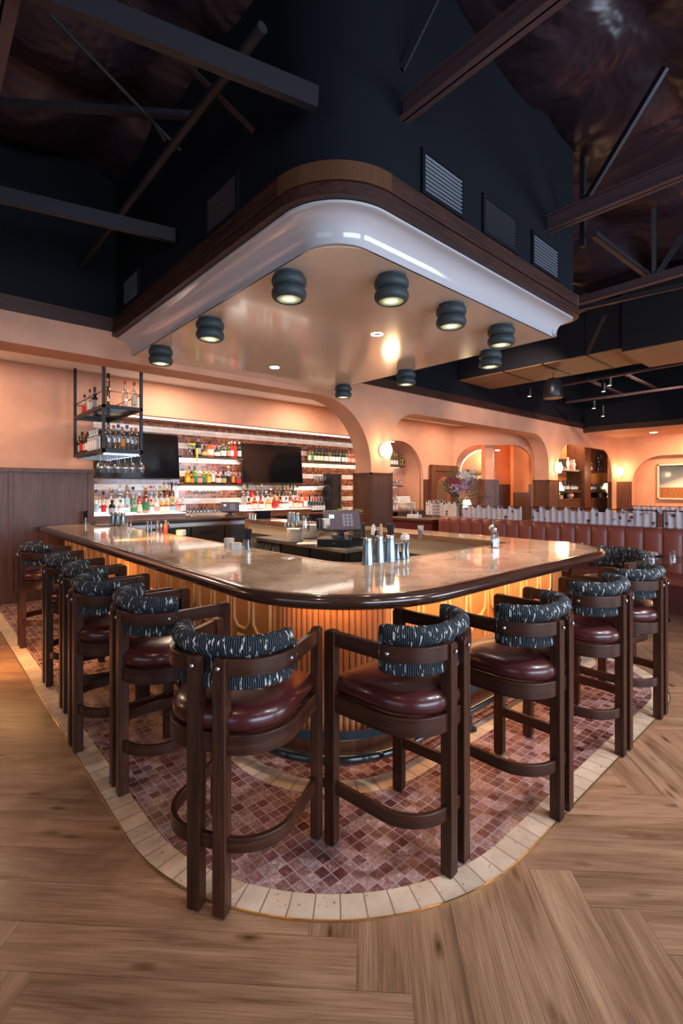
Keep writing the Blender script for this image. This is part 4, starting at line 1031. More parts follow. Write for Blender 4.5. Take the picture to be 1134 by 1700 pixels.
for k, (px, py) in enumerate(((188,871.5),(195.5,872),(204,873))):
    shaker_inv(on(px, py), f'steel shaker tin, {["left","middle","right"][k]} of the three on the far left counter mat', .19, .042, 'shaker tins on the far left counter')
def cup(p, label, h, r, fill=None, cat='glass', name='tumbler', flare=1.0):
    t = thing(name, label, cat, p, 0)
    MB().lathe([(0,.0),(r,.0),(r*flare,h),(r*flare-.003,h),(r-.004,.010),(0,.010)], 20).build('glass_wall', M['glass'], t, smooth=50)
    return t
def straws(p, label, h=.10, r=.034, n=34, top=.19, m='blackplastic', rr=.0032, spread=.020, name='straw_glass'):
    t = cup(p, label, h, r, name=name, cat='glass of straws' if m == 'blackplastic' else 'glass of picks', flare=1.06)
    for k in range(n):
        a = k*2.399; q = sqrt((k+.5)/n)*(r-.009); dz = random.uniform(-.012, .008)
        x0, y0 = q*.7*cos(a), q*.7*sin(a); x1, y1 = (q+spread*q/r)*cos(a), (q+spread*q/r)*sin(a)
        MB().tube([(x0,y0,.012),(x1,y1,top+dz)], rr, 6).build('straw' if m == 'blackplastic' else 'pick', M[m], t)
    return t
straws(on(411,915), 'glass packed with black straws on the left counter beside the napkin box')
straws(on(142,870.5), 'glass of black straws at the far left end of the bar by the panelled wall', n=26, top=.20)
straws(on(649,905), 'glass of black straws behind the shaker tins near the till', n=30, top=.20)
straws(on(698.5,893), 'short glass of pale wooden picks on the right wing of the bar', h=.085, r=.030, n=30, top=.13, m='offwhite', rr=.0028, spread=.022)
M['orangepaper'] = mat('striped_paper_straw', (.70,.36,.24), .6)
straws(at(574.5,907,.902), 'glass of striped paper straws beside the cash drawer', h=.15, r=.030, n=16, top=.165, m='orangepaper', rr=.004, spread=.004)
def tub(p, label, r, h, lid='cork', z=0, six=False):
    t = thing('garnish_tub', label, 'tub', p, .4)
    k_ = 6 if six else 28
    MB().lathe([(0,0),(r,0),(r,h*.85),(r*.94,h*.9),(0,h*.9)], k_).build('pot', M['tubwhite'], t, smooth=30)
    MB().lathe([(0,h*.88),(r*.97,h*.88),(r*.97,h),(0,h)], k_).build('lid', M['cork'], t, smooth=30)
M['tubwhite'] = mat('pale_blue_stoneware', (.52,.58,.60), .45); M['cork'] = mat('cork_lid', (.55,.38,.24), .7)
tub(on(300.5,888.5), 'round pale stoneware tub with cork lid alone on the left counter', .055, .06)
tub(on(380.5,905), 'round pale stoneware tub behind the six-sided one on the left counter', .048, .065)
tub(on(391.5,911.5), 'six-sided pale stoneware tub beside the straw glass', .056, .055, six=True)
# bitters jars
for k, (px, py, col, h_, r_, lab) in enumerate([(262,882,'clear',.13,.030,'clear measuring jar at the left of the bitters group on the left counter'),(268,884.5,'amber',.115,.030,'glass jar half full of dark red syrup on the left counter'),(275,886,'orangered',.15,.024,'red bitters bottle in front of the jars on the left counter'),(279,883,'black',.11,.022,'small black bottle behind the red bitters bottle')]):
    t = thing('bitters_bottle' if k > 1 else 'mixing_jar', lab, 'bottle' if k > 1 else 'jar', on(px, py))
    if k < 2:
        MB().lathe([(0,0),(r_,0),(r_,h_),(r_-.003,h_),(r_-.003,.006),(0,.006)], 20).build('glass_wall', M['glass'], t, smooth=50)
        if k == 1: MB().lathe([(0,.007),(r_-.004,.007),(r_-.004,h_*.6),(0,h_*.6)], 20).build('syrup', bm_((.20,.02,.01),'o'), t, smooth=50)
    else:
        MB().lathe(bottle_prof(r_, h_, .009, .035, .5), 16).build('glass_body', bm_(*COLS[col]), t, smooth=60)
        MB().lathe([(0,h_+.01),(.012,h_+.01),(.012,h_-.02),(.009,h_-.02)], 12).build('cap', bm_(CC['grey'],'l'), t)
# mats and bar spoons
for (a, b, lab, sz) in ((180, 871.5, 'black rubber bar mat under the far left shaker tins', (.36,.55)), (128, 868, 'black rubber bar mat at the tip of the bar behind the straw glass', (.20,.30))):
    p = at(a, b, ZT); o = MB().box(-sz[0]/2, sz[0]/2, -sz[1]/2, sz[1]/2, 0, .009).build('bar_mat', M['blackplastic'], smooth=0, bevel=.003); o.location = (p.x, p.y, ZT+.001); tag(o, lab, 'mat')
for k, (px, py) in enumerate(((211,876),(217,877))):
    p = on(px, py); t = thing('bar_tool_holder' if 0 else 'bar_spoon', f'upright steel bar spoon in a small cup, {["left","right"][k]} of the pair on the left counter', 'spoon', p)
    MB().lathe([(0,0),(.017,0),(.020,.06),(.018,.06),(.014,.004),(0,.004)], 14).build('cup', M['steel'], t); MB().tube([(0,0,.01),(.01,.004,.12),(.016,.006,.15)], .0028, 6).build('handle', M['chrome'], t); MB().lathe([(0,0),(.007,.006),(.008,.014),(0,.022)], 10, (.016,.006,.148)).build('spoon_tip', M['chrome'], t)
# flat metal ring of a spiked strainer
o = thing('drip_coaster', 'thin dark metal disc with a centre pin lying at the inner rim', 'coaster', on(477.5,926.5)); MB().lathe([(.05,0),(.056,0),(.056,.003),(.0,.004)], 28).build('disc', M['steel'], o); MB().lathe([(0,.003),(.008,.004),(.004,.020),(0,.022)], 12).build('pin', M['chrome'], o)
# caddy with strainer on the right
P_ = on(822,908); cd = thing('bar_caddy', 'clear caddy of tools with a mesh strainer standing in it, right counter', 'caddy', P_, .2)
MB().box(-.085,.085,-.045,.045,0,.006).build('tray', M['glass'], cd, smooth=0)
for k in range(4): 
    j = MB().lathe([(0,.006),(.019,.006),(.019,.10),(.017,.10),(.017,.01),(0,.01)], 14, (-.064+.042*k, 0, 0)).build('glass_cell', M['glass'], cd, smooth=50)
    for q in range(3): MB().tube([(-.064+.042*k+.004*q-.004, .002*q, .012), (-.066+.045*k+.007*q, .012*q-.01, .13+.006*((q*7+k*3) % 4))], .002, 5).build('pick', M['chrome'], j)
MB().lathe([(0,.008),(.0165,.008),(.0165,.05),(0,.05)], 14, (-.064, 0, 0)).build('dark_garnish', M['blackplastic'], cd)
Mx = Matrix.Translation((-.05, .0, .165)) @ Matrix.Rotation(radians(70), 4, 'Y') @ Matrix.Rotation(radians(30), 4, 'X')
st_ = MB().tube([(.047*cos(radians(a)), .047*sin(radians(a)), 0) for a in range(0,360,15)], .004, 8, closed=True)
st_.v = [tuple(Mx @ Vector(v_)) for v_ in st_.v]; st_.build('strainer_rim', M['chrome'], cd)
MB().lathe([(.045,0),(.040,-.018),(.025,-.032),(0,-.038)], 20, M=Mx).build('strainer_mesh', M['steel'], cd)
MB().tube([(-.055,.0,.20),(-.06,.0,.25),(-.065,.0,.275)], .006, 8).build('strainer_handle', M['steel_blue'], cd); MB().tube([(-.05,0,.01),(-.03,0,.12)], .005, 8).build('strainer_stem', M['chrome'], cd)
# sugar caddy
P_ = on(672.5,896); t = thing('sachet_caddy', 'small white caddy of sachets on the right wing near the straw glass', 'caddy', P_, .3)
MB().box(-.05,.05,-.03,.03,0,.045).build('tray', M['white'], t, smooth=0, bevel=.003)
for k in range(4): MB().box(-.043+.022*k,-.025+.022*k,-.022,.022,.04,.062).build('sachets', M['offwhite'], t, smooth=0)
# small condiments behind the till
for px, py, h_, r_, m_, lab in ((620,888,.11,.030,'white','white jar behind the till, left of the wooden mill'),(625.5,893,.075,.030,'blackplastic','small black pot in front of the white jar behind the till'),(632.5,890,.13,.022,'cork','pale wooden pepper mill behind the shaker tins')):
    t = thing('condiment_pot', lab, 'pot', on(px, py)); MB().lathe([(0,0),(r_,0),(r_*.9,h_*.6),(r_*.7,h_*.8),(r_*.75,h_),(0,h_)], 18).build('body', M[m_], t)
    MB().lathe([(0,h_),(r_*.4,h_),(r_*.35,h_+.012),(0,h_+.014)], 14).build('knob', M[m_], t)
# till island inside the bar
ix0, ix1, iy0, iy1 = 3.74, 4.38, 4.10, 6.05
isl = thing('fridge_counter', 'steel-topped black fridge counter inside the bar carrying the till', 'counter', (0,0,0))
MB().box(ix0-.01, ix1, iy0-.01, iy1, .855, .90).build('steel_top', M['steel'], isl, smooth=0, bevel=.004)
MB().box(ix0+.02, ix1, iy0+.01, iy1, .05, .855).build('carcass', M['blackplastic'], isl, smooth=0)
for k in range(3):
    y_ = iy0+.06+k*.64; dd = MB().box(ix0, ix0+.02, y_, y_+.60, .12, .84).build('fridge_door', M['blackplastic'], isl, smooth=0, bevel=.004)
    MB().box(ix0-.006, ix0+.0, y_+.1, y_+.5, .60, .76).build('vent_panel', M['black'], dd, smooth=0)
MB().box(ix0+.05, ix1-.03, iy0-.004, iy0+.01, .1, .84).build('side_panel', M['fridgedoor'], isl, smooth=0)
P_ = at(543,908,.90); dr = thing('cash_drawer', 'wide black cash drawer with a small round lock under the till', 'cash drawer', (P_.x+.20, P_.y+.06, .901), radians(-48))
MB().box(-.21,.21,-.20,.20,0,.095).build('casing', M['blackplastic'], dr, smooth=0, bevel=.004)
MB().box(-.205,.205,-.207,-.199,.012,.082).build('front', M['black'], dr, smooth=0, bevel=.003); MB().lathe([(0,0),(.011,0),(.009,.004),(0,.004)], 14, M=Matrix.Translation((0,-.206,.045)) @ Matrix.Rotation(radians(90),4,'X')).build('lock', M['chrome'], dr)
t = till('touchscreen till with dark purple screen on the cash drawer', (dr.location.x+.05, dr.location.y-.05, .997), radians(-32), .36)
t.scale = (1.3,1.3,1.3)
P_ = at(606,905,.90); t = thing('till_stand', 'black wedge-shaped till stand beside the cash drawer', 'stand', (P_.x+.0, P_.y+.12, .901), radians(-42))
MB().extrude([(-.07,-.10,0),(-.07,.14,0),(-.07,.14,.26),(-.07,.10,.26),(-.07,-.10,.09)], (.14,0,0)).build('wedge', M['blackplastic'], t, smooth=0, bevel=.006)
MB().box(.06,.08,-.09,.13,.0,.27).build('side_plate', M['black'], t, smooth=0, bevel=.003)
P_ = at(628,915,1.07); t = thing('card_reader', 'small black card reader behind the shaker tins', 'card reader', on(634,903), .6); MB().box(-.05,.05,-.03,.03,0,.035).build('body', M['blackplastic'], t, smooth=0, bevel=.006); MB().box(-.04,.04,-.032,-.029,.008,.028).build('slot_face', M['black'], t, smooth=0)
# plates
def plates(p, n, label, r=.12):
    for k in range(n):
        o = MB().lathe([(0,.001),(r*.6,.001),(r*.65,0),(r*.72,.003),(r,.015),(r*.99,.018),(r*.7,.007),(0,.005)], 28).build('plate', M['white']); o.location = (p.x, p.y, p.z+k*.0155); tag(o, f'white plate, {ORD[k]} from the bottom of the {label}', 'plate', 'plates in the '+label)
plates(at(490,899,.901), 11, 'front plate stack left of the cash drawer', .115)
plates(at(515,893,.901), 12, 'rear plate stack left of the cash drawer', .115)
o = MB().box(-.14,.14,-.09,.09,0,.012).build('folded_cloth', M['white'], smooth=0, bevel=.005); p = at(512,903,.901); o.location = (p.x,p.y,.901); o.rotation_euler = (0,0,-.8); tag(o, 'folded white cloth at the foot of the plate stacks', 'cloth')
# yellow-green plant behind the till
def plant(p, label, n, ln, m, pot='white', pr=.05, ph=.08, up=.7, wd=.022, name='potted_plant'):
    t = thing(name, label, 'plant', p)
    MB().lathe([(0,0),(pr*.8,0),(pr,ph),(pr*.9,ph),(0,ph*.9)], 18).build('pot', M[pot], t)
    for k in range(n):
        a = k*2.399; l = ln*random.uniform(.7,1.1); e = up+random.uniform(-.25,.25); ca, sa = cos(a), sin(a)
        mb = MB(); S_ = 6; vs = []
        for i in range(S_+1):
            u = i/S_; r_ = l*u*cos(e*(1-u*.6)); z_ = ph*.9+l*(sin(e)*u-.35*u*u); w_ = wd*sin(pi*min(1,u*.93+.07))
            for s_ in (-1,0,1): vs.append((r_*ca-s_*w_*sa, r_*sa+s_*w_*ca, z_+(0 if s_ else -.25*w_)))
        mb.add(vs, [(i*3+j, i*3+j+1, i*3+j+4, i*3+j+3) for i in range(S_) for j in (0,1)]); mb.build('leaf', M[m], t, smooth=180, recalc=False)
    return t
plant(atX(578,0,4.63)*1.0 if 0 else Vector((4.63, atX(578,0,4.63).y, ZT+.001)), 'bright yellow-green leafy plant standing behind the till', 22, .26, 'leafbright', up=.9, ph=.12, pr=.05)
# pitcher, tins and napkin tumblers on the right wing beyond the till
P_ = at(506,882,1.07)
t = thing('water_pitcher', 'clear glass pitcher on the bar wing left of the till', 'pitcher', P_); MB().lathe([(0,0),(.06,0),(.062,.10),(.045,.17),(.055,.21),(.052,.21),(.042,.17),(.058,.10),(.056,.006),(0,.006)], 24).build('glass_wall', M['glass'], t, smooth=60)
MB().tube([(.05,0,.18),(.10,0,.17),(.105,0,.09),(.06,0,.05)], .007, 8).build('handle', M['glass'], t)
for k, (px, py) in enumerate(((481,871),(487,872),(494,873))):
    p = at(px, py, 1.07); shaker_inv(p, f'steel shaker tin, {["left","middle","right"][k]} of the three beside the glass pitcher', .19, .042, 'shaker tins beside the pitcher')
for k, (px, py) in enumerate(((474,874),(480,875),(487,877))):
    p = at(px, py, 1.07); cup(p, f'tiny clear cordial glass, {["left","middle","right"][k]} of the three on the gold-edged counter', .06, .022, flare=1.25)
for k, (px, py) in enumerate(((532,884),(541,884))):
    p = at(px, py, 1.07); t = cup(p, ['tumbler stuffed with black napkins behind the till','tumbler of pale wooden stirrers behind the till'][k], .10, .042)
    MB().box(-.045,.045,-.03,.03,.05,.17).build(['black_napkins','stirrers'][k], M[['blackplastic','offwhite'][k]], t, smooth=0, bevel=.01)
for k, (px, py) in enumerate(((414.5,862),(419,863),(423.5,863.5))):
    p = at(px, py, 1.07); t = thing('spice_shaker', f'copper-topped slim shaker, {["left","middle","right"][k]} of three at the bar wing end', 'shaker', p); MB().lathe([(0,0),(.024,0),(.020,.09),(0,.09)], 16).build('body', M['steel'], t); MB().lathe([(0,.09),(.034,.092),(.03,.108),(0,.115)], 14).build('copper_top', M['copperish'], t)
p = at(436,861,1.07); o = MB().box(-.14,.14,-.06,.06,0,.14).build('menu_box', M['darkpaint'], smooth=0, bevel=.004); o.location = (p.x,p.y,1.071); o.rotation_euler = (0,0,-.7); tag(o, 'dark navy box beside the slim steel shakers', 'box')
# glass washer and bus tub inside the bar
gw = thing('glass_washer', 'low white steel glass washer inside the bar behind the straw glass', 'washer', (2.95, 4.9, 0))
MB().box(-.30,.30,-.55,.45,.05,.82).build('body', M['steel'], gw, smooth=0, bevel=.005); MB().box(-.31,-.295,-.5,.4,.62,.78).build('front_panel', M['blackplastic'], gw, smooth=0)
MB().box(-.28,.28,-.5,.4,.82,.83).build('draining_top', M['white'], gw, smooth=0)
kk = 0
tp = None
for i in range(3):
    for j in range(5):
        lab = f'upturned clear tumbler on the glass washer, {ORD[j]} along the {["front","middle","back"][i]} row'; p = (2.75+i*.16, 4.55+j*.16, .831)
        if tp is None: tp = cup(p, lab, .12, .038); tp['group'] = 'tumblers on the glass washer'
        else: dup(tp, p, None, lab)
t = thing('speed_rail_tray', 'long perforated grey steel tray along the inner side of the bar right wing', 'tray', (4.66, 3.0, .70)); 
MB().box(-.30,-.13,-.5,1.0,.0,.04).build('tray', M['steel'], t, smooth=0); MB().box(-.32,-.30,-.5,1.0,.0,.10).build('lip', M['steel'], t, smooth=0)
for k in range(2): MB().box(-.16,-.14,-.45+1.3*k,-.43+1.3*k,0,.1).build('bracket', M['steel'], t, smooth=0)
# ============================================================ LIGHTS ON THE WALLS
def sconce(label, p, nrm, e=14):
    t = thing('wall_sconce', label, 'wall lamp', p, atan2(nrm[1], nrm[0])-pi/2+pi)   # local -Y faces out
    Mx = Matrix.Rotation(radians(90), 4, 'X')
    MB().lathe([(0,0),(.125,0),(.125,.018),(.10,.024),(0,.024)], 28, M=Mx).build('backplate', M['sconceplate'], t)
    g = MB().lathe([(0,.150),(.055,.148),(.085,.125),(.100,.095),(.095,.072),(.080,.062),(.090,.05),(.080,.03),(.0,.028)], 28, M=Mx)
    pr3 = [(x_*.80, z_) for x_, z_ in [(0,-.155),(.045,-.15),(.068,-.125),(.070,-.105),(.082,-.085),(.102,-.045),(.108,0),(.102,.045),(.082,.085),(.070,.105),(.068,.125),(.045,.15),(0,.155)]]
    MB().lathe(pr3, 28, (0,-.11,0)).build('glass_globe', M['globe'], t, smooth=60)
    n_ = Vector((nrm[0], nrm[1], 0)); c_ = Vector(p)+n_*.26
    lamp('sconce_light', 'POINT', c_, c_, e, (1,.62,.30), .09)
    return t
M['sconceplate'] = mat('sconce_plate', (.55,.42,.32), .35)
P_ = atY(636,748,YB); sconce('glowing globe sconce on the plaster pillar behind the bar', (P_.x, YB-.002, P_.z), (0,-1), 16)
P_ = atY(926,777,YB); sconce('glowing globe sconce on the far narrow arch pillar', (xq1-.15, YB-.002, P_.z), (0,-1), 22)
P_ = atX(1031,783,XR); sconce('glowing globe sconce on the right wall left of the framed desert picture', (XR-.002, P_.y, P_.z), (-1,0), 26)
# hidden arch led
pc = C2+d*(r0+.9)+nd*.3
lamp('recess_led_light', 'POINT', (pc.x, pc.y, 2.5), (0,0,0), 14, (1,.55,.34), .15)
# downlights added as fill light in the low ceiling behind the arcade
for k, (x_, y_, e, c) in enumerate([(-3.0,7.2,42,(1,.70,.48)),(.2,7.3,32,(1,.72,.50)),(3.2,7.3,34,(1,.76,.56)),(5.9,7.3,34,(1,.76,.56)),(8.4,7.2,40,(1,.70,.48)),(10.8,6.9,42,(1,.66,.42)),(15.2,7.0,45,(1,.62,.38)),(17.4,6.9,40,(1,.62,.38))]):
    o = MB().lathe([(0,.0),(.06,.0),(.075,-.006),(.08,0)], 20).build('recessed_downlight', M['downlight']); o.location = (x_, y_, 3.398)
    tag(o, f'added fill downlight in the low ceiling behind the arcade, {ORD[k]} from the left', 'ceiling lamp', 'added fill lights behind the arcade')
    lamp('downlight_light', 'AREA', (x_, y_, 3.38), (x_, y_, 0), e, c, .35)
P_ = at(1085,718,3.4); o = MB().lathe([(0,-.004),(.09,-.004),(.11,0),(0,.0)], 20).build('recessed_downlight', M['downlight']); o.location = (P_.x, P_.y, 3.398); tag(o, 'recessed downlight in the orange ceiling strip over the framed picture', 'ceiling lamp')
lamp('downlight_light', 'AREA', (17.3, 3.5, 3.37), (17.6, 3.5, 0), 150, (1,.58,.32), .6)
lamp('downlight_light', 'AREA', (17.3, -.5, 3.37), (17.6, -.5, 0), 90, (1,.58,.32), .6)
lamp('room_warm_light', 'AREA', (12.8, 8.4, 3.3), (12.8, 8.4, 0), 60, (1,.45,.18), .8)
# room track spots (dark ceiling) that wash the floor and the fronts of the arcade
def track(loc, tgt, e, c, sp=60, sz=.06): lamp('track_light', 'SPOT', loc, tgt, e, c, sz, spot=sp, blend=.8)
track((3.0,-1.6,4.9),(3.0,.9,0), 480, (.80,.88,1), 60)
track((5.6,-1.2,4.9),(4.3,1.0,0), 260, (1,.93,.88), 55)
track((-.9,4.6,4.9),(.3,6.2,0), 420, (1,.45,.14), 34)
track((-.8,1.2,4.9),(.5,3.0,0), 70, (1,.62,.38), 60)
track((9.5,1.5,4.6),(8.0,2.5,.5), 260, (1,.80,.66), 80)
track((7.0,3.4,4.3),(10.8,6.1,2.4), 300, (1,.74,.64), 56)
track((-2.2,3.4,4.6),(-1.5,6.1,3.0), 110, (1,.74,.66), 90)
track((12.5,2.6,4.4),(14.5,6.1,2.7), 240, (1,.74,.64), 80)
track((1.0,-2.0,4.9),(1.3,.2,0), 40, (1,.75,.55), 70)
track((4.5,-2.4,4.9),(3.4,-.4,0), 330, (1,.86,.76), 80)

# ============================================================ DINING SIDE
def offs(label): pass
# banquette back along y at x = BX
BX = 7.72; bz = 1.05
bq = thing('banquette', 'long brick-red channel-tufted banquette facing the bar', 'banquette', (0,0,0))
pitch = .235; pathb = []; mb = MB()
ys_list = []
y = -3.2
k = 0
prof_l = []
while y < 5.3:
    for t in range(0, 9): prof_l.append((BX-.045*sin(pi*t/9)**.55 if t else BX, y+pitch*t/9))
    y += pitch
# rounded end towards the back
ex, ey = BX+.42, y; 
for q in range(4):
    for t in range(0, 9):
        a = radians(180-22.5*(q+t/9)); rr_ = .42+(.04*sin(pi*t/9)**.55 if t else 0)
        prof_l.append((ex+rr_*cos(a), ey+rr_*sin(a)))
prof_l.append((ex, ey+.42))
path_b = prof_l
vs = []; fs = []; zz = [.42, .5, .95, 1.02, 1.045, 1.05]; oo = [0, 0, 0, .012, .04, .08]
P2 = [Vector(p) for p in path_b]; n_ = len(P2)
for z_, o_ in zip(zz, oo):
    for i, p in enumerate(P2):
        tt = (P2[min(i+1, n_-1)]-P2[max(i-1, 0)]).normalized(); base = Vector((1, 0)) if i < n_-37 else (Vector((ex, ey))-p).normalized()
        vs.append((p.x+base.x*o_, p.y+base.y*o_, z_))
for j in range(len(zz)-1):
    for i in range(n_-1): fs.append((j*n_+i, j*n_+i+1, (j+1)*n_+i+1, (j+1)*n_+i))
mb.add(vs, fs); mb.build('channel_back', M['banq'], bq, smooth=60, recalc=False)
cap = [(BX+.05, -3.2)]+[(p[0]+.06 if i < n_-37 else ex+(p[0]-ex)*.86, p[1] if i < n_-37 else ey+(p[1]-ey)*.86) for i, p in enumerate(path_b)][1:]
MB().prism([(BX+.20,-3.2),(BX+.05,-3.2)]+[(BX+.05, ey)]+[(ex+.38*cos(radians(180-a)), ey+.38*sin(radians(180-a))) for a in range(0,91,10)]+[(ex, ey)] , .0, 1.048).build('back_core', M['banq'], bq, smooth=20)
MB().box(BX-.52, BX, -3.2, 5.2, .36, .47).build('seat', M['banq'], bq, smooth=0, bevel=.03)
MB().box(BX-.48, BX, -3.2, 5.2, .0, .36).build('base', M['banqdark'] if 'banqdark' in M else M.setdefault('banqdark', mat('banquette_base', (.09,.022,.018), .5)), bq, smooth=0)
# partition behind and the curtains on rods
part = MB().box(BX+.22, BX+.34, -3.2, 4.9, 0, 1.04).build('low_partition', M['banq'], smooth=0); tag(part, 'low brick-red partition behind the banquette carrying the curtain rod', 'partition')
def curtain(label, p0, p1, z0, z1, waves, name='cafe_curtain', scal=None, drop=.06):
    t = thing(name, label, 'curtain', (0,0,0), 0, 'floral cafe curtains')
    P0, P1 = Vector(p0), Vector(p1); dv = P1-P0; L = dv.length; u = dv/L; n_ = Vector((-u.y, u.x)); ns = int(L/.012); scal = scal or max(2, round(L/.20))
    vs = []; uv = []; rows = 6
    for j in range(rows+1):
        for i in range(ns+1):
            s_ = i/ns; ph_ = s_*scal; sc = abs(sin(pi*ph_)); tq = min(1, max(0, (sc-.42)/.5)); top = z1-drop*tq*tq*(3-2*tq)
            z_ = z0+(top-z0)*j/rows; w_ = .018*sin(2*pi*s_*scal*2+.7)*(.5+.5*j/rows)+.008*sin(s_*L*61)
            p = P0+u*(s_*L)+n_*w_; vs.append((p.x, p.y, z_)); uv.append((s_*L*1.25, z_))
    fs = [(j*(ns+1)+i, j*(ns+1)+i+1, (j+1)*(ns+1)+i+1, (j+1)*(ns+1)+i) for j in range(rows) for i in range(ns)]
    mb = MB(); mb.add(vs, fs, [[uv[i] for i in f] for f in fs]); mb.build('cloth', M['curtain'], t, smooth=180, recalc=False)
    MB().tube([(P0.x,P0.y,z1-.012),(P1.x,P1.y,z1-.012)], .0085, 8).build('rod', M['black'], t)
    for q in (P0, P1): MB().tube([(q.x,q.y,z0-.02),(q.x,q.y,z1+.0)], .009, 8).build('rod_post', M['black'], t)
    return t
CXX = BX+.28
yA = atX(868,0,CXX).y; yB_ = atX(881,0,CXX).y; yC = atX(1091,0,CXX).y; yD = atX(1101,0,CXX).y; yE = atX(792,0,CXX).y
ztop = 1.30
curtain('floral curtain on a black rod behind the banquette, widest central length', (CXX, yB_), (CXX, yC), 1.04, ztop, 1)
curtain('floral curtain behind the banquette left of the gap near the narrow arch pillar', (CXX, atX(765,0,CXX).y), (CXX, yA), 1.04, ztop, 1)
curtain('floral curtain behind the banquette at the right picture edge', (CXX, yD), (CXX, yD-1.6), 1.04, ztop, 1)
q0 = at(706, 866, 1.0); 
curtain('floral curtain turned across the end of the banquette behind the flower vase', (9.35, atX(706,0,9.35).y), (8.8, atX(765,0,8.8).y), .98, ztop+.03, 1)
curtain('farther small floral curtain below the framed desert picture', (13.2, atX(1048,0,13.2).y), (13.2, atX(1134,0,13.2).y-.5), 1.02, 1.20, 1)
o = MB().box(13.15,13.30, atX(1134,0,13.2).y-1.0, atX(1048,0,13.2).y, 0, 1.02).build('low_partition', M['banq'], smooth=0); tag(o, 'farther brick-red partition below the framed picture', 'partition')
# waiter ledge with cutlery left of the banquette
px0, px1 = 642, 728
lx = 7.9
la = atX(728,0,lx).y; lb = atX(640,0,lx).y
sv = thing('service_ledge', 'dark red wooden service ledge behind the bar right wing', 'ledge', (0,0,0))
MB().box(lx-.10, lx+.45, la+.08, 7.35, .93, .98).build('top', M['panelwood'], sv, smooth=0, bevel=.006); MB().box(lx-.06, lx+.40, la+.12, 7.30, 0, .93).build('panel', M['redpaint'] if 'redpaint' in M else M.setdefault('redpaint', mat('dark_red_panel', (.12,.018,.018), .4)), sv, smooth=0)
def onX(px, py, z=.98): return at(px, py, z)
for k, (px, lab) in enumerate(((683,'left'),(693,'right'))):
    p = Vector((lx+.12, atX(px,0,lx+.12).y, .981)); t = thing('cutlery_bin', f'small white bin of upright cutlery on the service ledge, {lab} one', 'bin', p, 0, 'cutlery bins')
    MB().box(-.06,.06,-.075,.075,0,.075).build('bin', M['white'], t, smooth=0, bevel=.006)
    for q in range(9): 
        a_ = q*2.4; MB().tube([(.02*cos(a_),.03*sin(a_),.05),(.045*cos(a_),.06*sin(a_),.16+.02*(q%3))], .005, 5).build('cutlery', M['chrome'], t)
# curtained sideboard right of the pillar
x0_, x1_ = atY(649,0,YW-.35).x, 11.0
sb = thing('curtained_sideboard', 'wood-topped sideboard with a gathered brown skirt right of the pillar', 'sideboard', (0,0,0))
MB().box(x0_, x1_-.8, YW-.62, YW-.04, 1.05, 1.09).build('top', M['counterwood'], sb, smooth=0, bevel=.006)
M['brownfab'] = mat('brown_skirt_fabric', (.16,.085,.055), .85)
mb = MB(); ns = 160; vs = []
for z_ in (.1, 1.05):
    for i in range(ns+1): vs.append((x0_+(x1_-.85-x0_)*i/ns, YW-.58+.016*sin(i*1.1), z_))
mb.add(vs, [(i, i+1, ns+2+i, ns+1+i) for i in range(ns)]); mb.build('skirt', M['brownfab'], sb, smooth=180, recalc=False)
p = Vector((atY(671,0,YW-.35).x, YW-.35, 1.091)); plates(p, 5, 'low stack on the curtained sideboard', .15)
p = Vector((atY(680,0,YW-.2).x, YW-.2, 1.091)); plates(p, 11, 'tall stack on the curtained sideboard', .16)
for k, (px, h_, r_) in enumerate(((653,.30,.05),(658,.34,.05))):
    t = thing('carafe', f'clear glass carafe beside the plate stacks, {["left","right"][k]} one', 'carafe', (atY(px,0,YW-.3).x, YW-.3, 1.091)); MB().lathe([(0,0),(r_,0),(r_,h_*.6),(r_*.5,h_*.85),(r_*.6,h_),(r_*.5,h_),(0,.02)], 16).build('glass_wall', M['glass'], t, smooth=60); MB().lathe([(0,h_+.02),(r_*.5,h_+.01),(r_*.5,h_-.02),(0,h_-.02)], 12).build('stopper', M['steel'], t)
o = thing('folded_linens', 'heap of folded white linens on the wooden crate', 'linen', (atY(667,0,YW-.12).x, YW-.15, 1.24)); 
for k in range(4): MB().box(-.22+.02*k,.22-.01*k,-.09,.09,.045*k,.045*k+.04).build('napkin_fold', M['white'], o, smooth=0, bevel=.015)
o = thing('wooden_crate', 'small pale wooden crate behind the plate stacks', 'crate', (atY(667,0,YW-.12).x, YW-.15, 1.091)); MB().box(-.22,.22,-.09,.09,0,.145).build('box', M['cork'], o, smooth=0); MB().box(-.23,.23,-.10,-.09,.04,.07).build('slat', M['cork'], o, smooth=0)
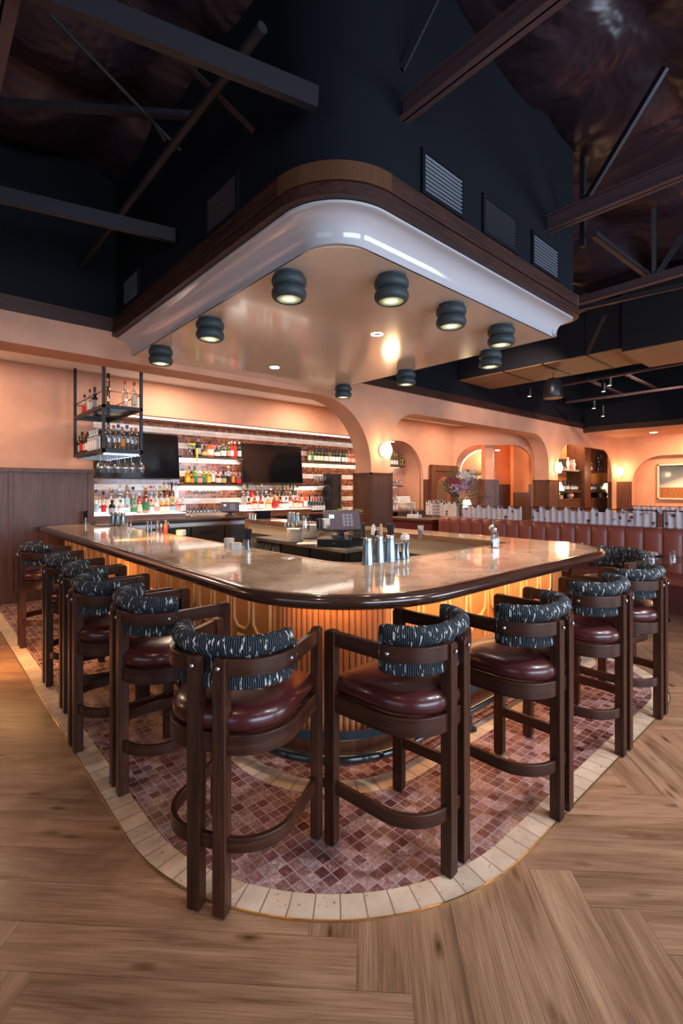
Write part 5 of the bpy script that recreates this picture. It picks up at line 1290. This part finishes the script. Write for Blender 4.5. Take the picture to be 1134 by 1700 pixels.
# brass elephant and palm
M['bronze'] = mat('aged_brass', (.30,.18,.07), .35, .9)
p = Vector((atY(670,0,8.68).x, 8.68, zsu)); el = thing('elephant_figurine', 'aged brass elephant under a palm tree on the shelf end by the curved niche', 'figurine', p)
def ball(c, s, m, par, nm, rot=0, seg_=14):
    mb = MB().lathe([(sin(radians(a)), -cos(radians(a))) for a in range(0,181,15)], seg_)
    R_ = Matrix.Rotation(rot, 4, 'Y'); mb.v = [tuple((R_ @ Vector((v_[0]*s[0], v_[1]*s[1], v_[2]*s[2])))+Vector(c)) for v_ in mb.v]
    return mb.build(nm, M[m], par, smooth=180)
body = MB(); 
def elephant(par):
    ball((0,0,.17),(.14,.075,.085),'bronze',par,'body'); ball((.14,0,.20),(.06,.05,.065),'bronze',par,'head')
    for s_ in (-1,1): ball((.12,s_*.055,.20),(.035,.012,.05),'bronze',par,'ear')
    MB().tube([(.18,0,.19),(.22,0,.14),(.225,0,.08),(.25,0,.06)], [.024,.018,.013,.010], 8).build('trunk', M['bronze'], par)
    for x_ in (-.09,.08):
        for s_ in (-.035,.035): MB().lathe([(0,0),(.027,0),(.023,.10),(.026,.14),(0,.14)], 10, (x_,s_,0)).build('leg', M['bronze'], par)
elephant(el)
MB().tube([(-.13,0,0),(-.15,0,.18),(-.11,0,.34),(-.12,0,.46)], .011, 8).build('palm_trunk', M['bronze'], el)
for k in range(8):
    a = k*pi/4; mb = MB(); pts = [(-.12+.13*u*cos(a), .13*u*sin(a), .46+.06*u-.16*u*u) for u in (0,.33,.66,1)]
    mb.tube(pts, [.004,.014,.012,.002], 5).build('palm_frond', M['bronze'], el)
# arched wooden door with mirror glass
xd0, xd1 = atY(711.5,0,YW).x, atY(755,0,YW).x
dz = 2.26
dw = thing('arched_door', 'dark wood door with a tall arched glazed panel at the far corner', 'door', (xd0, YW-.03, 0)); wd_ = xd1-xd0
MB().box(0,.16,-.08,.0,0,dz).box(wd_-.16,wd_,-.08,.0,0,dz).box(.16,wd_-.16,-.08,0,dz-.16,dz).build('frame', M['doorwood'] if 'doorwood' in M else M.setdefault('doorwood', wood('door_wood', (.10,.032,.014), (.17,.06,.026), .4, 2)), dw, smooth=0, bevel=.006)
a0_, a1_ = .26, wd_-.26; rr_ = (a1_-a0_)/2*.95; zt_ = dz-.32
pts = [(.16,.02),(.16,dz-.16),(wd_-.16,dz-.16),(wd_-.16,.02),(a1_,.02),(a1_,zt_-rr_)]+[((a0_+a1_)/2+rr_*cos(radians(t))*((a1_-a0_)/2/rr_), zt_-rr_+rr_*sin(radians(t))) for t in range(0,181,12)]+[(a0_,zt_-rr_),(a0_,.02)]
MB().extrude([(a,-.05,b) for a, b in pts], (0,.03,0)).build('leaf', M['doorwood'], dw, smooth=0)
M['warmglass'] = mat('amber_lit_mirror', (.62,.40,.20), .10, .85)
MB().box(a0_-.01,a1_+.01,-.022,-.014,.02,zt_).build('glazing', M['warmglass'], dw, smooth=0)
MB().lathe([(0,0),(.03,0),(.03,.05),(0,.06)], 14, M=Matrix.Translation((.205,-.05,1.05)) @ Matrix.Rotation(radians(90),4,'X')).build('door_handle', M['brass'], dw)
# table lamps
def tlamp(label, p, s=1.0, e=6):
    t = thing('table_lamp', label, 'table lamp', p); 
    MB().lathe([(0,0),(.07*s,0),(.05*s,.02),(.03*s,.05*s),(.06*s,.11*s),(.05*s,.16*s),(.012,.2*s),(.012,.26*s),(0,.26*s)], 18).build('base', M['brass'], t)
    MB().lathe([(.15*s,.20*s),(.075*s,.40*s),(.072*s,.40*s),(.146*s,.20*s)], 24).build('lamp_shade', M['shade'], t, smooth=60)
    MB().tube([(0,0,.25*s),(0,0,.37*s)], .006, 6).build('bulb_stem', M['brass'], t)
    lamp('table_lamp_light', 'POINT', Vector(p)+Vector((0,-.0,.34*s)), p, e, (1,.6,.26), .08); return t
bt = 1.28
YS = YB+.95
tlamp('small lit lamp with a cone shade, left end of the shelving bay', (atY(925.5,0,YS-.3).x, YS-.3, bt), 1.35, 14)
tlamp('small lit lamp with a cone shade, right end of the shelving bay beside the plant', (atY(1008.5,0,YS-.2).x, YS-.2, bt), 1.35, 16)
pq = C2+d*(onwall(771,C2,d))-nd*.25; tlamp('small lit lamp glowing behind the curtain and flowers', (pq.x,pq.y,.78), 1.25, 22)
# shelving bay in the third arch
bay = thing('display_bay', 'wooden display shelving with a dark central post in the far arch', 'shelving', (0,0,0))
yb0, yb1 = YB+.75, YB+1.22
zA, zB = 2.27, 1.55
bx0_, bx1_ = atY(914,0,yb0).x, atY(1021,0,yb0+.2).x
pxa, pxb = atY(956,0,yb0).x, atY(981,0,yb0).x
for z_, nm in ((zA,'upper_shelf'),(zB,'middle_shelf'),(bt,'lower_shelf')): MB().box(bx0_, bx1_, yb0, yb1, z_-.07, z_).build(nm, M['shelfwood'], bay, smooth=0, bevel=.004)
MB().box(atY(971,0,yb0-.12).x, atY(981,0,yb0-.12).x, yb0-.12, yb1, 0, 3.39).build('central_post', M['panelwood'], bay, smooth=0, bevel=.004)
MB().box(bx0_, bx1_, yb0+.02, yb1, 0, bt-.07).build('cupboard_base', M['ribbed'], bay, smooth=0)
lamp('bay_light', 'AREA', (atY(960,0,yb0).x, yb0+.1, 3.3), (atY(960,0,yb0).x, yb0+.2, 0), 26, (1,.6,.32), 2.5, .2)
BY = lambda z, y=yb0+.15: (lambda px: Vector((atY(px,0,y).x, y, z)))
row([(926.5,'black','black','lightblue','wine',1.15),(934,'black','black','white','wine',1.15),(937,'black','black','white','wine',1.15),(940.5,'black','black','white','wine',1.15),(943.5,'black','black','white','wine',1.15),(948.5,'black','black','white','wine',1.05),(951.5,'black','black','white','wine',1.05),(954.5,'black','black','white','wine',1.05),(957.5,'black','black','white','wine',1.05),(961,'black','black','white','wine',1.08),(964,'black','black','white','wine',1.08),(967,'black','black','white','wine',1.08)],
    BY(zB), 'on far bay middle shelf, left of post', 'wines on the far bay, left half', 'wine')
row([(981.5+2.55*k,'black','red' if k < 6 else 'black','white' if k not in (4,5) else 'black','wine',.98) for k in range(14)], BY(zB), 'on far bay middle shelf, right of post', 'wines on the far bay, right half', 'wine')
# ornaments
def book(p, w, h, dpt, col, label):
    t = thing('book', label, 'book', p); MB().box(0,w,0,dpt,0,h).build('cover', bm_(col,'l'), t, smooth=0, bevel=.003); MB().box(.004,w-.004,.003,dpt+.001,.004,h+.001).build('pages', M['offwhite'], t, smooth=0)
for k, (px, c, w_, h_, lab) in enumerate([(936,(.03,.03,.03),.22,.36,'large dark book leaning at the left of the upper far bay shelf'),(946.5,(.55,.03,.03),.05,.36,'red book standing beside the white bust on the far bay'),(949.5,(.75,.72,.70),.05,.34,'white book standing beside the red one on the far bay'),(948,(.10,.2,.3),.11,.20,'blue book on the lower far bay shelf beside the terracotta vase'),(956,(.06,.10,.16),.11,.22,'dark blue book on the lower far bay shelf'),(962.5,(.45,.05,.05),.09,.24,'red book at the right of the lower far bay row')]):
    book(BY(zA if k < 3 else bt, yb0+.2)(px), w_, h_, .18, c, lab)
def figure(p, h, m, label, name='statuette'):
    t = thing(name, label, 'statuette', p); MB().lathe([(0,0),(.16*h,0),(.15*h,.06*h),(.10*h,.1*h),(.13*h,.3*h),(.15*h,.5*h),(.12*h,.68*h),(.05*h,.76*h),(.045*h,.8*h),(0,.8*h)], 18).build('body', M[m], t, smooth=60); ball((0,0,.88*h),(.075*h,.085*h,.11*h),m,t,'head')
    MB().tube([(.12*h,0,.66*h),(.2*h,-.04*h,.5*h),(.10*h,-.12*h,.42*h)], .032*h, 8).build('arm', M[m], t); return t
figure(BY(zA)(943), .42, 'white', 'white bust on the upper far bay shelf, left of the red book'); figure(BY(zA)(953), .36, 'white', 'smaller white bust right of the books on the far bay')
figure(BY(zA)(961), .52, 'steel', 'grey seated statuette beside the dark post of the far bay'); figure(BY(zA, yb0+.1)(994), .84, 'blackgloss', 'tall black statuette on the upper far bay shelf')
figure(BY(zA, yb0+.1)(1004), .42, 'bronze', 'bronze seated statuette right of the tall black one'); figure(BY(zA)(1012), .30, 'bronze', 'smallest bronze statuette at the right end of the far bay')
row([(982,'clear','silver','white','spirit',1),(985.5,'pink','copper','red','spirit',.9)], BY(zA), 'on the upper far bay shelf', 'decanters on the far bay')
t = thing('terracotta_vase', 'round terracotta vase on the lower far bay shelf', 'vase', BY(bt)(946)); MB().lathe([(0,0),(.06,0),(.13,.09),(.12,.15),(.04,.2),(.045,.25),(.03,.25),(0,.02)], 20).build('body', M['orangepaper'], t); MB().lathe([(.044,.245),(.055,.25),(.055,.26),(.04,.26)], 18).build('lip', M['orangepaper'], t)
plant(BY(bt, yb0+.1)(996), 'leafy green plant on the lower far bay shelf beside the lit lamp', 30, .42, 'leafbright', pot='steel', pr=.14, ph=.16, up=.9, wd=.05)
plant(BY(bt, yb0+.0)(931), 'green plant half hidden behind the left lamp of the far bay', 18, .34, 'leaf', pot='cork', pr=.08, ph=.12, up=.8, wd=.04)
plant(BY(zA, yb0+.05)(938), 'small trailing green plant at the left end of the upper far bay shelf', 12, .22, 'leaf', pot='white', pr=.04, ph=.06, up=.1, wd=.03)
t = thing('hanging_vine_vase', 'clear vase with a trailing green vine at the left of the upper liqueur shelf', 'plant', Sh(zsu)(316)); MB().lathe([(0,0),(.05,0),(.045,.05),(.025,.10),(.045,.2),(.04,.2),(0,.01)], 16).build('glass_wall', M['glass'], t, smooth=60)
for k in range(16):
    a = k*2.399; ball((.05*cos(a)+.01, -.05+.04*sin(a), .22-.0*k if k < 10 else .1-.035*(k-10)),(.028,.006,.02),'leafbright',t,'leaf',seg_=8) if k < 10 else ball((.06,-.16,.12-.04*(k-10)),(.024,.006,.022),'leafbright',t,'leaf',seg_=8)
# bottles in the lit recess
def onC2(px, off_=.28, z=1.88):
    q = C2+d*onwall(px, C2, d); p = q+nd*off_; return Vector((p.x, p.y, z))
led_ = C2+nd*.30
obox(C2, d, r0-.05, sp0+.5, .10, .52, 1.80, 1.875, 'recess_ledge', M['shelfwood'], structure=False)
bpy.data.objects['recess_ledge']['label'] = 'wooden ledge with wine bottles in the lit arched recess'; bpy.data.objects['recess_ledge']['category'] = 'ledge'
obox(C2, d, -1.4, sp0+.5, .50, .60, 0, 3.4, 'wall_recess', M['plaster'])
obox(C2, d, -1.4, sp0+.55, -.06, .0, 0, 1.87, 'trim_16', M['ribbed'])
row([(764.5,'rose','copper','white','wine',1.05),(767.5,'rose','copper','white','wine',1.05)]+[(771.5+2.4*k,'olive','black','white','wine',1.08) for k in range(10)]+[(796.5,'gold','gold','white','wine',1.05),(800,'olive','gold','white','wine',1.08),(803,'olive','gold','white','wine',1.08),(806,'olive','gold','white','wine',1.08)], onC2, 'on the lit arched recess ledge', 'wines in the lit recess', 'wine')
# framed picture
xpa, xpb = atX(1092,0,XR+.18).y, atX(1092,0,XR+.18).y-2.6
pcx = XR+.17; y1_ = atX(1092,0,pcx).y; z0_, z1p = atX(1092,829,pcx).z, atX(1092,771,pcx).z
pic = thing('framed_picture', 'large framed photograph of a lone desert tree under a glowing sky', 'picture', (pcx, y1_-1.1, (z0_+z1p)/2)); hh = (z1p-z0_)/2
for (a, b, c, e_) in ((-1.1,1.1,hh-.05,hh),(-1.1,1.1,-hh,-hh+.05),(-1.1,-1.05,-hh,hh),(1.05,1.1,-hh,hh)): MB().box(-.05,.03,a,b,c,e_).build('frame_bar', M['offwhite'], pic, smooth=0, bevel=.004)
m = M['picmat'] = mat('desert_photograph', (.5,.4,.3), .2, coat=.4)
t = N(m, 'ShaderNodeTexCoord'); sp_ = N(m, 'ShaderNodeSeparateXYZ'); LK(m, t.outputs['Object'], sp_.inputs[0])
gy = math_(m, 'MULTIPLY', math_(m, 'ADD', sp_.outputs[2], hh), 1/(2*hh)); dx_ = math_(m, 'ABSOLUTE', math_(m, 'SUBTRACT', sp_.outputs[1], .12))
arch_ = math_(m, 'ADD', gy, math_(m, 'MULTIPLY', dx_, .32))
sky = ramp(m, arch_, [(.32,(.85,.72,.50)),(.52,(.75,.72,.62)),(.74,(.13,.16,.19)),(1,(.04,.06,.085))])
v = coords(m, 'Object', (1,6,14)); gn = noise(m, v, 3, 4); gr2 = ramp(m, gn, [(.3,(.16,.06,.02)),(.7,(.45,.19,.07))])
LK(m, mixc(m, math_(m, 'LESS_THAN', gy, .34), sky, gr2), BS(m).inputs['Base Color'])
MB().box(-.005,.01,-1.06,1.06,-hh+.04,hh-.04).build('print', M['picmat'], pic, smooth=0)
tr_ = MB()
for k in range(9): 
    a = -1.1+k*.27; tr_.tube([(-.008,.12,-hh*.42),(-.008,.12+.06*sin(a),-hh*.25),(-.008,.12+.26*sin(a),-hh*.25+.24*cos(a*.8))], [.012,.008,.003], 5)
tr_.build('printed_tree', bm_((.12,.05,.02),'l'), pic)
# dining tables in front of the banquette
def table(cx_, cy_, wx, wy, label):
    t = thing('dining_table', label, 'table', (cx_, cy_, 0)); MB().box(-wx/2,wx/2,-wy/2,wy/2,.715,.75).build('table_top', M['tablewood'], t, smooth=0, bevel=.005)
    MB().lathe([(0,.0),(.24,.0),(.24,.012),(.05,.03),(.035,.05),(.035,.715),(0,.715)], 24).build('pedestal', M['black'], t)
    return t
c_ = at(1113, 938, .75); 
T1 = (c_.x+.47, c_.y+.36)
table(T1[0], T1[1], .94, .70, 'dark wood dining table nearest the picture right edge')
T2 = (T1[0], T1[1]+1.12); table(T2[0], T2[1], .94, .70, 'dark wood dining table behind the bar right end, second along the banquette')
T3 = (T1[0], T1[1]+2.24); table(T3[0], T3[1], .94, .70, 'dark wood dining table third along the banquette, mostly hidden by the bar')
def setting(x_, y_, w, k):
    o = MB().lathe([(0,0),(.08,0),(.13,.010),(.128,.014),(0,.006)], 24).build('dinner_plate', M['blackplastic']); o.location = (x_, y_, .751); tag(o, f'dark side plate {w}', 'plate', 'dark plates on the dining tables')
    o = thing('folded_napkin', f'cream folded napkin on the plate {w}', 'napkin', (x_, y_, .763), .5*k); MB().box(-.11,.11,-.045,.045,0,.018).build('lower_fold', M['offwhite'], o, smooth=0, bevel=.006); MB().box(-.09,.05,-.04,.04,.018,.034).build('upper_fold', M['offwhite'], o, smooth=0, bevel=.006)
    g = cup((x_+.02, y_-.22, .751), f'ribbed water tumbler beside the plate {w}', .09, .036); g['group'] = 'water tumblers on the dining tables'
setting(T1[0]-.28, T1[1]+.10, 'on the nearest dining table, bar side', 0); setting(T1[0]+.28, T1[1]+.02, 'on the nearest dining table, banquette side', 1)
setting(T2[0]-.24, T2[1]+.05, 'on the second dining table, bar side', 1); setting(T2[0]+.26, T2[1]+.0, 'on the second dining table, banquette side', 0)
setting(T3[0]+.24, T3[1]+.0, 'on the third dining table', 0)
# dark wire stand with glass goblets near the flowers
t = thing('goblet_tower', 'tall chrome wire stand of stacked ribbed tumblers on the service ledge', 'stand', (7.95+.1, atX(724,0,8.05).y, .981))
for k in range(4): MB().tube([((-1)**k*.09,(.10 if k > 1 else -.10),0),((-1)**k*.09,(.10 if k > 1 else -.10),.42)], .004, 5).build('upright', M['chrome'], t)
for k in range(7): MB().tube([(-.09,-.10,.03+.06*k),(.09,-.10,.03+.06*k),(.09,.10,.03+.06*k),(-.09,.10,.03+.06*k)], .003, 5, closed=True).build('hoop', M['chrome'], t)
for i in range(3):
    for j in range(5): MB().lathe([(.022,0),(.030,.05),(.028,.05),(.020,.004),(0,.004)], 10, (0,-.07+.07*i,.04+.065*j)).build('tumbler', M['glass'], t, smooth=60)
# ------------------------------------------------------------ flowers
P_ = Vector((8.42, atX(763,0,8.42).y, 1.0))
o = thing('pedestal_stand', 'slim black pedestal carrying the flower vase behind the banquette end', 'stand', (P_.x, P_.y, 0)); MB().box(-.12,.12,-.12,.12,0,.03).build('foot', M['black'], o, smooth=0); MB().box(-.03,.03,-.03,.03,.03,.95).build('column', M['black'], o, smooth=0); MB().lathe([(0,.95),(.13,.95),(.13,.98),(0,.98)], 24).build('top', M['black'], o)
vz = thing('flower_vase', 'large arrangement of pink hydrangea, white and grey-green stems in a tall glass vase', 'flowers', (P_.x, P_.y, .981))
st2 = MB().box(-.16,.16,-.16,.16,0,.0).v
MB().lathe([(0,0),(.075,0),(.06,.06),(.055,.22),(.085,.36),(.080,.36),(.050,.22),(.055,.07),(0,.02)], 24).build('glass_vase', M['glass'], vz, smooth=60)
M['hyd'] = mat('lilac_pink_petals', (.55,.33,.42), .8); M['whitef'] = mat('white_petals', (.72,.70,.64), .8); M['magenta'] = mat('crimson_petals', (.36,.06,.09), .7); M['pampas'] = mat('cream_plume', (.62,.52,.42), .9)
random.seed(11)
def cluster(c, R_, n, m, nm, sz):
    mb = MB()
    for k in range(n):
        th = random.random()*2*pi; ph_ = math.acos(random.uniform(-1,1)); v_ = Vector((sin(ph_)*cos(th), sin(ph_)*sin(th), cos(ph_)))
        p = Vector(c)+v_*R_*random.uniform(.75,1); a = v_.orthogonal().normalized(); b = v_.cross(a)
        for q in range(4):
            an = q*pi/2+th; w1 = a*cos(an)+b*sin(an); w2 = a*cos(an+pi/2)+b*sin(an+pi/2)
            mb.add([p, p+w1*sz*.6+w2*sz*.4+v_*sz*.3, p+w1*sz*1.1+v_*sz*.1, p+w1*sz*.6-w2*sz*.4+v_*sz*.3], [(0,1,2,3)])
    return mb.build(nm, M[m], vz, smooth=0, recalc=False)
# screen-right axis in plan at the vase
rx_, ry_ = CU[0], CV[0]
def vp(dx_, dz_, dp=0): return (dx_*rx_+dp*CU[1], dx_*ry_+dp*CV[1], dz_)
sc_ = (P_.x*CU[1]+P_.y*CV[1])/F        # metres per pixel there
def pxp(px, py, dp=0): return vp((px-763)*sc_, (868-py)*sc_+.0, dp)
for c_, R_, n__, m_, nm, sz in (((755,818),.105,150,'hyd','hydrangea_head',.020),((770,813),.09,120,'hyd','hydrangea_head',.020),((780,805),.07,80,'hyd','hydrangea_head',.018),((757,806),.07,70,'magenta','crimson_bloom',.026),((745,803),.05,40,'magenta','crimson_bloom',.026),((770,793),.075,90,'whitef','white_bloom_spray',.016),((778,800),.07,80,'whitef','white_bloom_spray',.016),((785,789),.05,50,'whitef','white_bloom_spray',.014),((762,797),.05,40,'whitef','white_bloom_spray',.014)):
    q = pxp(*c_); cluster(q, R_*1.25, int(n__*1.3), m_, nm, sz*1.25)
    MB().tube([(0,0,.05),(q[0]*.3,q[1]*.3,.36),q], .004, 5).build('stem', M['leafdusty'], vz)
for (tx, ty) in ((736,798),(742,803),(746,799)):
    q = pxp(tx, ty); q0_ = pxp(757, 808); MB().tube([q0_, tuple((a+b)/2 for a, b in zip(q0_, q)), q], [.006,.026,.006], 7).build('cream_plume', M['pampas'], vz)
for k, (tx, ty, dp) in enumerate(((741,812,.05),(742,820,-.05),(748,790,.1),(757,785,0),(797,812,0),(806,822,.05),(812,830,-.05),(800,800,.1),(790,795,-.1),(737,806,0),(750,826,-.1),(795,826,.1))):
    q1 = pxp(tx, ty, dp); q0_ = (0,0,.33); mb = MB(); mb.tube([q0_, tuple(a*.55+b*.45+(0 if i < 2 else .04) for i, (a, b) in enumerate(zip(q0_, q1))), q1], .003, 5); 
    for j in range(14):
        u = .35+.65*j/13; c = Vector(q0_).lerp(Vector(q1), u)+Vector((0,0,.04*sin(pi*u))); dr_ = (Vector(q1)-Vector(q0_)).normalized(); sd = dr_.cross(Vector((.3,.2,1))).normalized()*(1 if j % 2 else -1)
        tip = c+dr_*.06+sd*.085+Vector((0,0,random.uniform(-.03,.02))); wv = dr_*.022
        mb.add([c, (c+tip)/2+wv, tip, (c+tip)/2-wv], [(0,1,2,3)])
    mb.build('leafy_branch', M['leafdusty'], vz, smooth=0, recalc=False)

# ============================================================ CEILING STEEL, DUCTS, SPEAKERS
def bar_(name, label, cat, a, b, w, h, m='steelpaint', group=None, channel=False):
    a, b = Vector(a), Vector(b); dv = b-a; L = dv.length; o = bpy.data.objects
    mb = MB()
    if channel == 'I':
        mb.box(0,L,-w/2,w/2,-h/2,-h/2+.012).box(0,L,-w/2,w/2,h/2-.012,h/2).box(0,L,-.006,.006,-h/2,h/2)
    elif channel == 'L': mb.box(0,L,-w/2,w/2,-h/2,-h/2+.006).box(0,L,-w/2,-w/2+.006,-h/2,h/2)
    elif channel == 'O': mb.tube([(0,0,0),(L,0,0)], w/2, 16)
    else: mb.box(0,L,-w/2,w/2,-h/2,h/2)
    ob = mb.build(name, M[m], smooth=40 if channel == 'O' else 0); ob.location = a
    ob.rotation_euler = dv.to_track_quat('X', 'Z').to_euler(); return tag(ob, label, cat, group)
M['steelpaint'] = mat('dark_painted_steel', (.020,.018,.023), .45, .2); M['steelwarm'] = mat('primer_steel', (.075,.045,.050), .45, .1)
bar_('roof_beam','broad flat dark beam crossing above the canopy left side','beam',(1.80,2.23,3.93),(.35,2.72,4.02),.05,.13)
bar_('roof_beam','lower dark beam meeting the shaft left face','beam',(1.80,4.31,3.93),(-4.7,6.05,4.0),.05,.12)
bar_('slotted_channel','slotted steel channel sloping down to the shaft left face','channel',(1.79,2.91,4.12),(.85,3.05,4.62),.05,.04,channel='L')
sc__ = bpy.data.objects['slotted_channel']
for k in range(8): MB().box(.08+.12*k, .14+.12*k, -.008, .008, -.0215, -.0185).build('slot', M['blackgloss'], sc__, smooth=0)
bar_('ceiling_pipe','long dark pipe running back along the left of the shaft','pipe',(1.44,2.26,4.15),(1.44,6.08,4.15),.062,.06,channel='O')
bar_('roof_beam','near overhead purple-brown beam at the top left corner','beam',(.33,1.5,4.06),(.33,6.08,4.06),.13,.13,'steelwarm','',channel='I')
bar_('roof_brace','thin dark brace crossing the left roof blanket diagonally','brace',at(85,25,4.9),at(300,250,4.3),.03,.03,channel='O')
bar_('roof_brace','dark horizontal bar across the left roof blanket','brace',at(-10,170,4.6),at(320,192,4.6),.05,.05)
bar_('roof_brace','short dark brace rising from the slotted channel','brace',at(240,180,4.3),at(275,235,4.1),.02,.02,channel='O')
ysf = cy0+.045
bar_('roof_beam','long dark steel beam running from the shaft front face towards the viewer','beam',(2.47,ysf,4.15),(2.40,-1.5,4.15),.09,.13,'steelwarm',channel='I')
bar_('roof_brace','steep thin brace above the nearest shaft front beam','brace',(2.45,ysf,4.42),(2.62,1.75,5.1),.03,.04,channel='L')
bar_('roof_beam','steel beam meeting the shaft beside its right grille','beam',(4.60,ysf,4.17),(4.60,-2.5,4.17),.10,.15,'steelwarm',channel='I')
bar_('corner_post','slim dark post along the right corner of the shaft','post',(5.36,ysf-.03,4.2),(5.36,ysf-.03,5.25),.05,.05)
bar_('roof_brace','steel brace from the right beam up into the roof blanket','brace',(4.95,ysf-.1,4.3),tuple(at(1105,112,5.1)),.04,.05,'steelpaint',channel='L')
for k, (a, za, b, zb_, lab, w_) in enumerate([((985,388),4.3,(1075,457),4.3,'short diagonal strut right of the shaft beam',.06),((1086,345),4.9,(1086,458),4.2,'vertical strut below the roof blanket at the right',.05),((1092,455),4.2,(1134,392),4.6,'diagonal strut at the right picture edge',.06),((962,500),4.0,(1150,444),4.0,'long pale purlin right of the canopy corner',.09),((962,512),3.95,(1150,470),3.95,'lower long purlin right of the canopy corner',.05),((1005,520),4.2,(975,585),3.9,'strut hanging behind the canopy right corner',.06)]):
    bar_('roof_strut', lab, 'strut', at(*a, za), at(*b, zb_), w_, w_, 'steelpaint' if k != 3 else 'steelwarm', channel='L')
# ducts
M['ductblack'] = mat('black_duct_wrap', (.012,.012,.016), .5); M['ductlit'] = mat('duct_underside_warm_light', (.30,.165,.075), .6)  # underside brown is warm room light put into the colour of black duct
dk = thing('air_duct', 'long black duct, underside tinted brown as warm room light, running to the arcade wall', 'duct', (0,0,0))
MB().box(8.9,10.2,2.85,YB-.02,3.98,4.75).build('casing', M['ductblack'], dk, smooth=0); MB().box(8.9,10.2,2.85,YB-.02,3.965,3.98).build('underside', M['ductlit'], dk, smooth=0)
for k in range(3): MB().box(8.88,10.22,3.4+.8*k,3.43+.8*k,3.955,4.77).build('joint_band', M['ductblack'], dk, smooth=0)
dk = thing('riser_duct', 'tall black duct box dropping from the roof at the right edge', 'duct', (0,0,0))
MB().box(8.85,10.3,1.3,2.84,3.9,5.0).build('casing', M['ductblack'], dk, smooth=0); MB().box(8.85,10.3,1.3,2.84,3.885,3.9).build('underside', M['ductlit'], dk, smooth=0)
MB().box(8.83,10.32,1.28,1.31,3.88,5.0).build('end_flange', M['steelpaint'], dk, smooth=0)
# speakers and track heads
def speaker(p, label, r=.20, h=.36):
    t = thing('pendant_speaker', label, 'speaker', p, 0, 'pendant speakers'); MB().lathe([(0,.0),(r*.93,.0),(r,.02),(r*.97,h*.5),(r*.72,h*.9),(r*.4,h),(0,h)], 24).build('housing', M['black'], t, smooth=50)
    MB().lathe([(0,-.004),(r*.9,-.004),(r*.93,.004)], 24).build('grille', M['ductlit'], t); MB().tube([(0,0,h),(0,0,(3.96 if r < .2 else 5.3)-p[2])], .006, 5).build('cable', M['black'], t)
p = at(918,661,3.9); speaker((p.x*.80, p.y*.80, 1.6+(p.z-1.6)*.80), 'bell-shaped black pendant speaker under the long black duct', .19, .40)
p = at(1077,706,3.75); speaker(tuple(p), 'bell-shaped black pendant speaker above the right-hand sconce wall', .26, .52)
def head(px, py, z, label, ln=.22):
    p = at(px, py, z); t = thing('track_spotlight', label, 'spotlight', p, 0, 'track spotlights'); MB().lathe([(0,.0),(.045,0),(.05,.01),(.05,ln),(0,ln)], 14).build('can', M['black'], t); MB().lathe([(0,-.003),(.042,-.003),(.045,.003)], 14).build('lens', M['downlight2'], t); MB().tube([(0,0,ln),(0,0,roofz(p.x,p.y)-p.z)], .006, 5).build('stem', M['black'], t)
M['downlight2'] = emis('spot_lens', (1,.9,.72), 2.2)
for px, py, z, lab in ((879,658,3.9,'small track spotlight left of the bell speaker under the duct'),(1012,640,4.1,'small track spotlight high at the right under the roof steel'),(1002,650,3.95,'small can light beside the higher track spotlight'),(986,678,3.8,'small track spotlight above the dark corner of the far walls'),(1001,691,3.7,'long cylinder pendant spot near the dark corner')): head(px, py, z, lab, .30 if 'cylinder' in lab else .2)
for k, (a, b, z_, lab) in enumerate([((930,640),(1150,600),4.2,'long ceiling track behind the bell speaker'),((940,668),(1150,640),4.0,'lower ceiling track near the far dark wall'),((975,630),(1035,655),4.3,'short roof strut crossing the ceiling tracks'),((1040,622),(1090,645),4.3,'second short roof strut crossing the ceiling tracks')]):
    bar_('ceiling_track', lab, 'track', at(*a, z_), at(*b, z_), .06, .05, 'steelwarm')
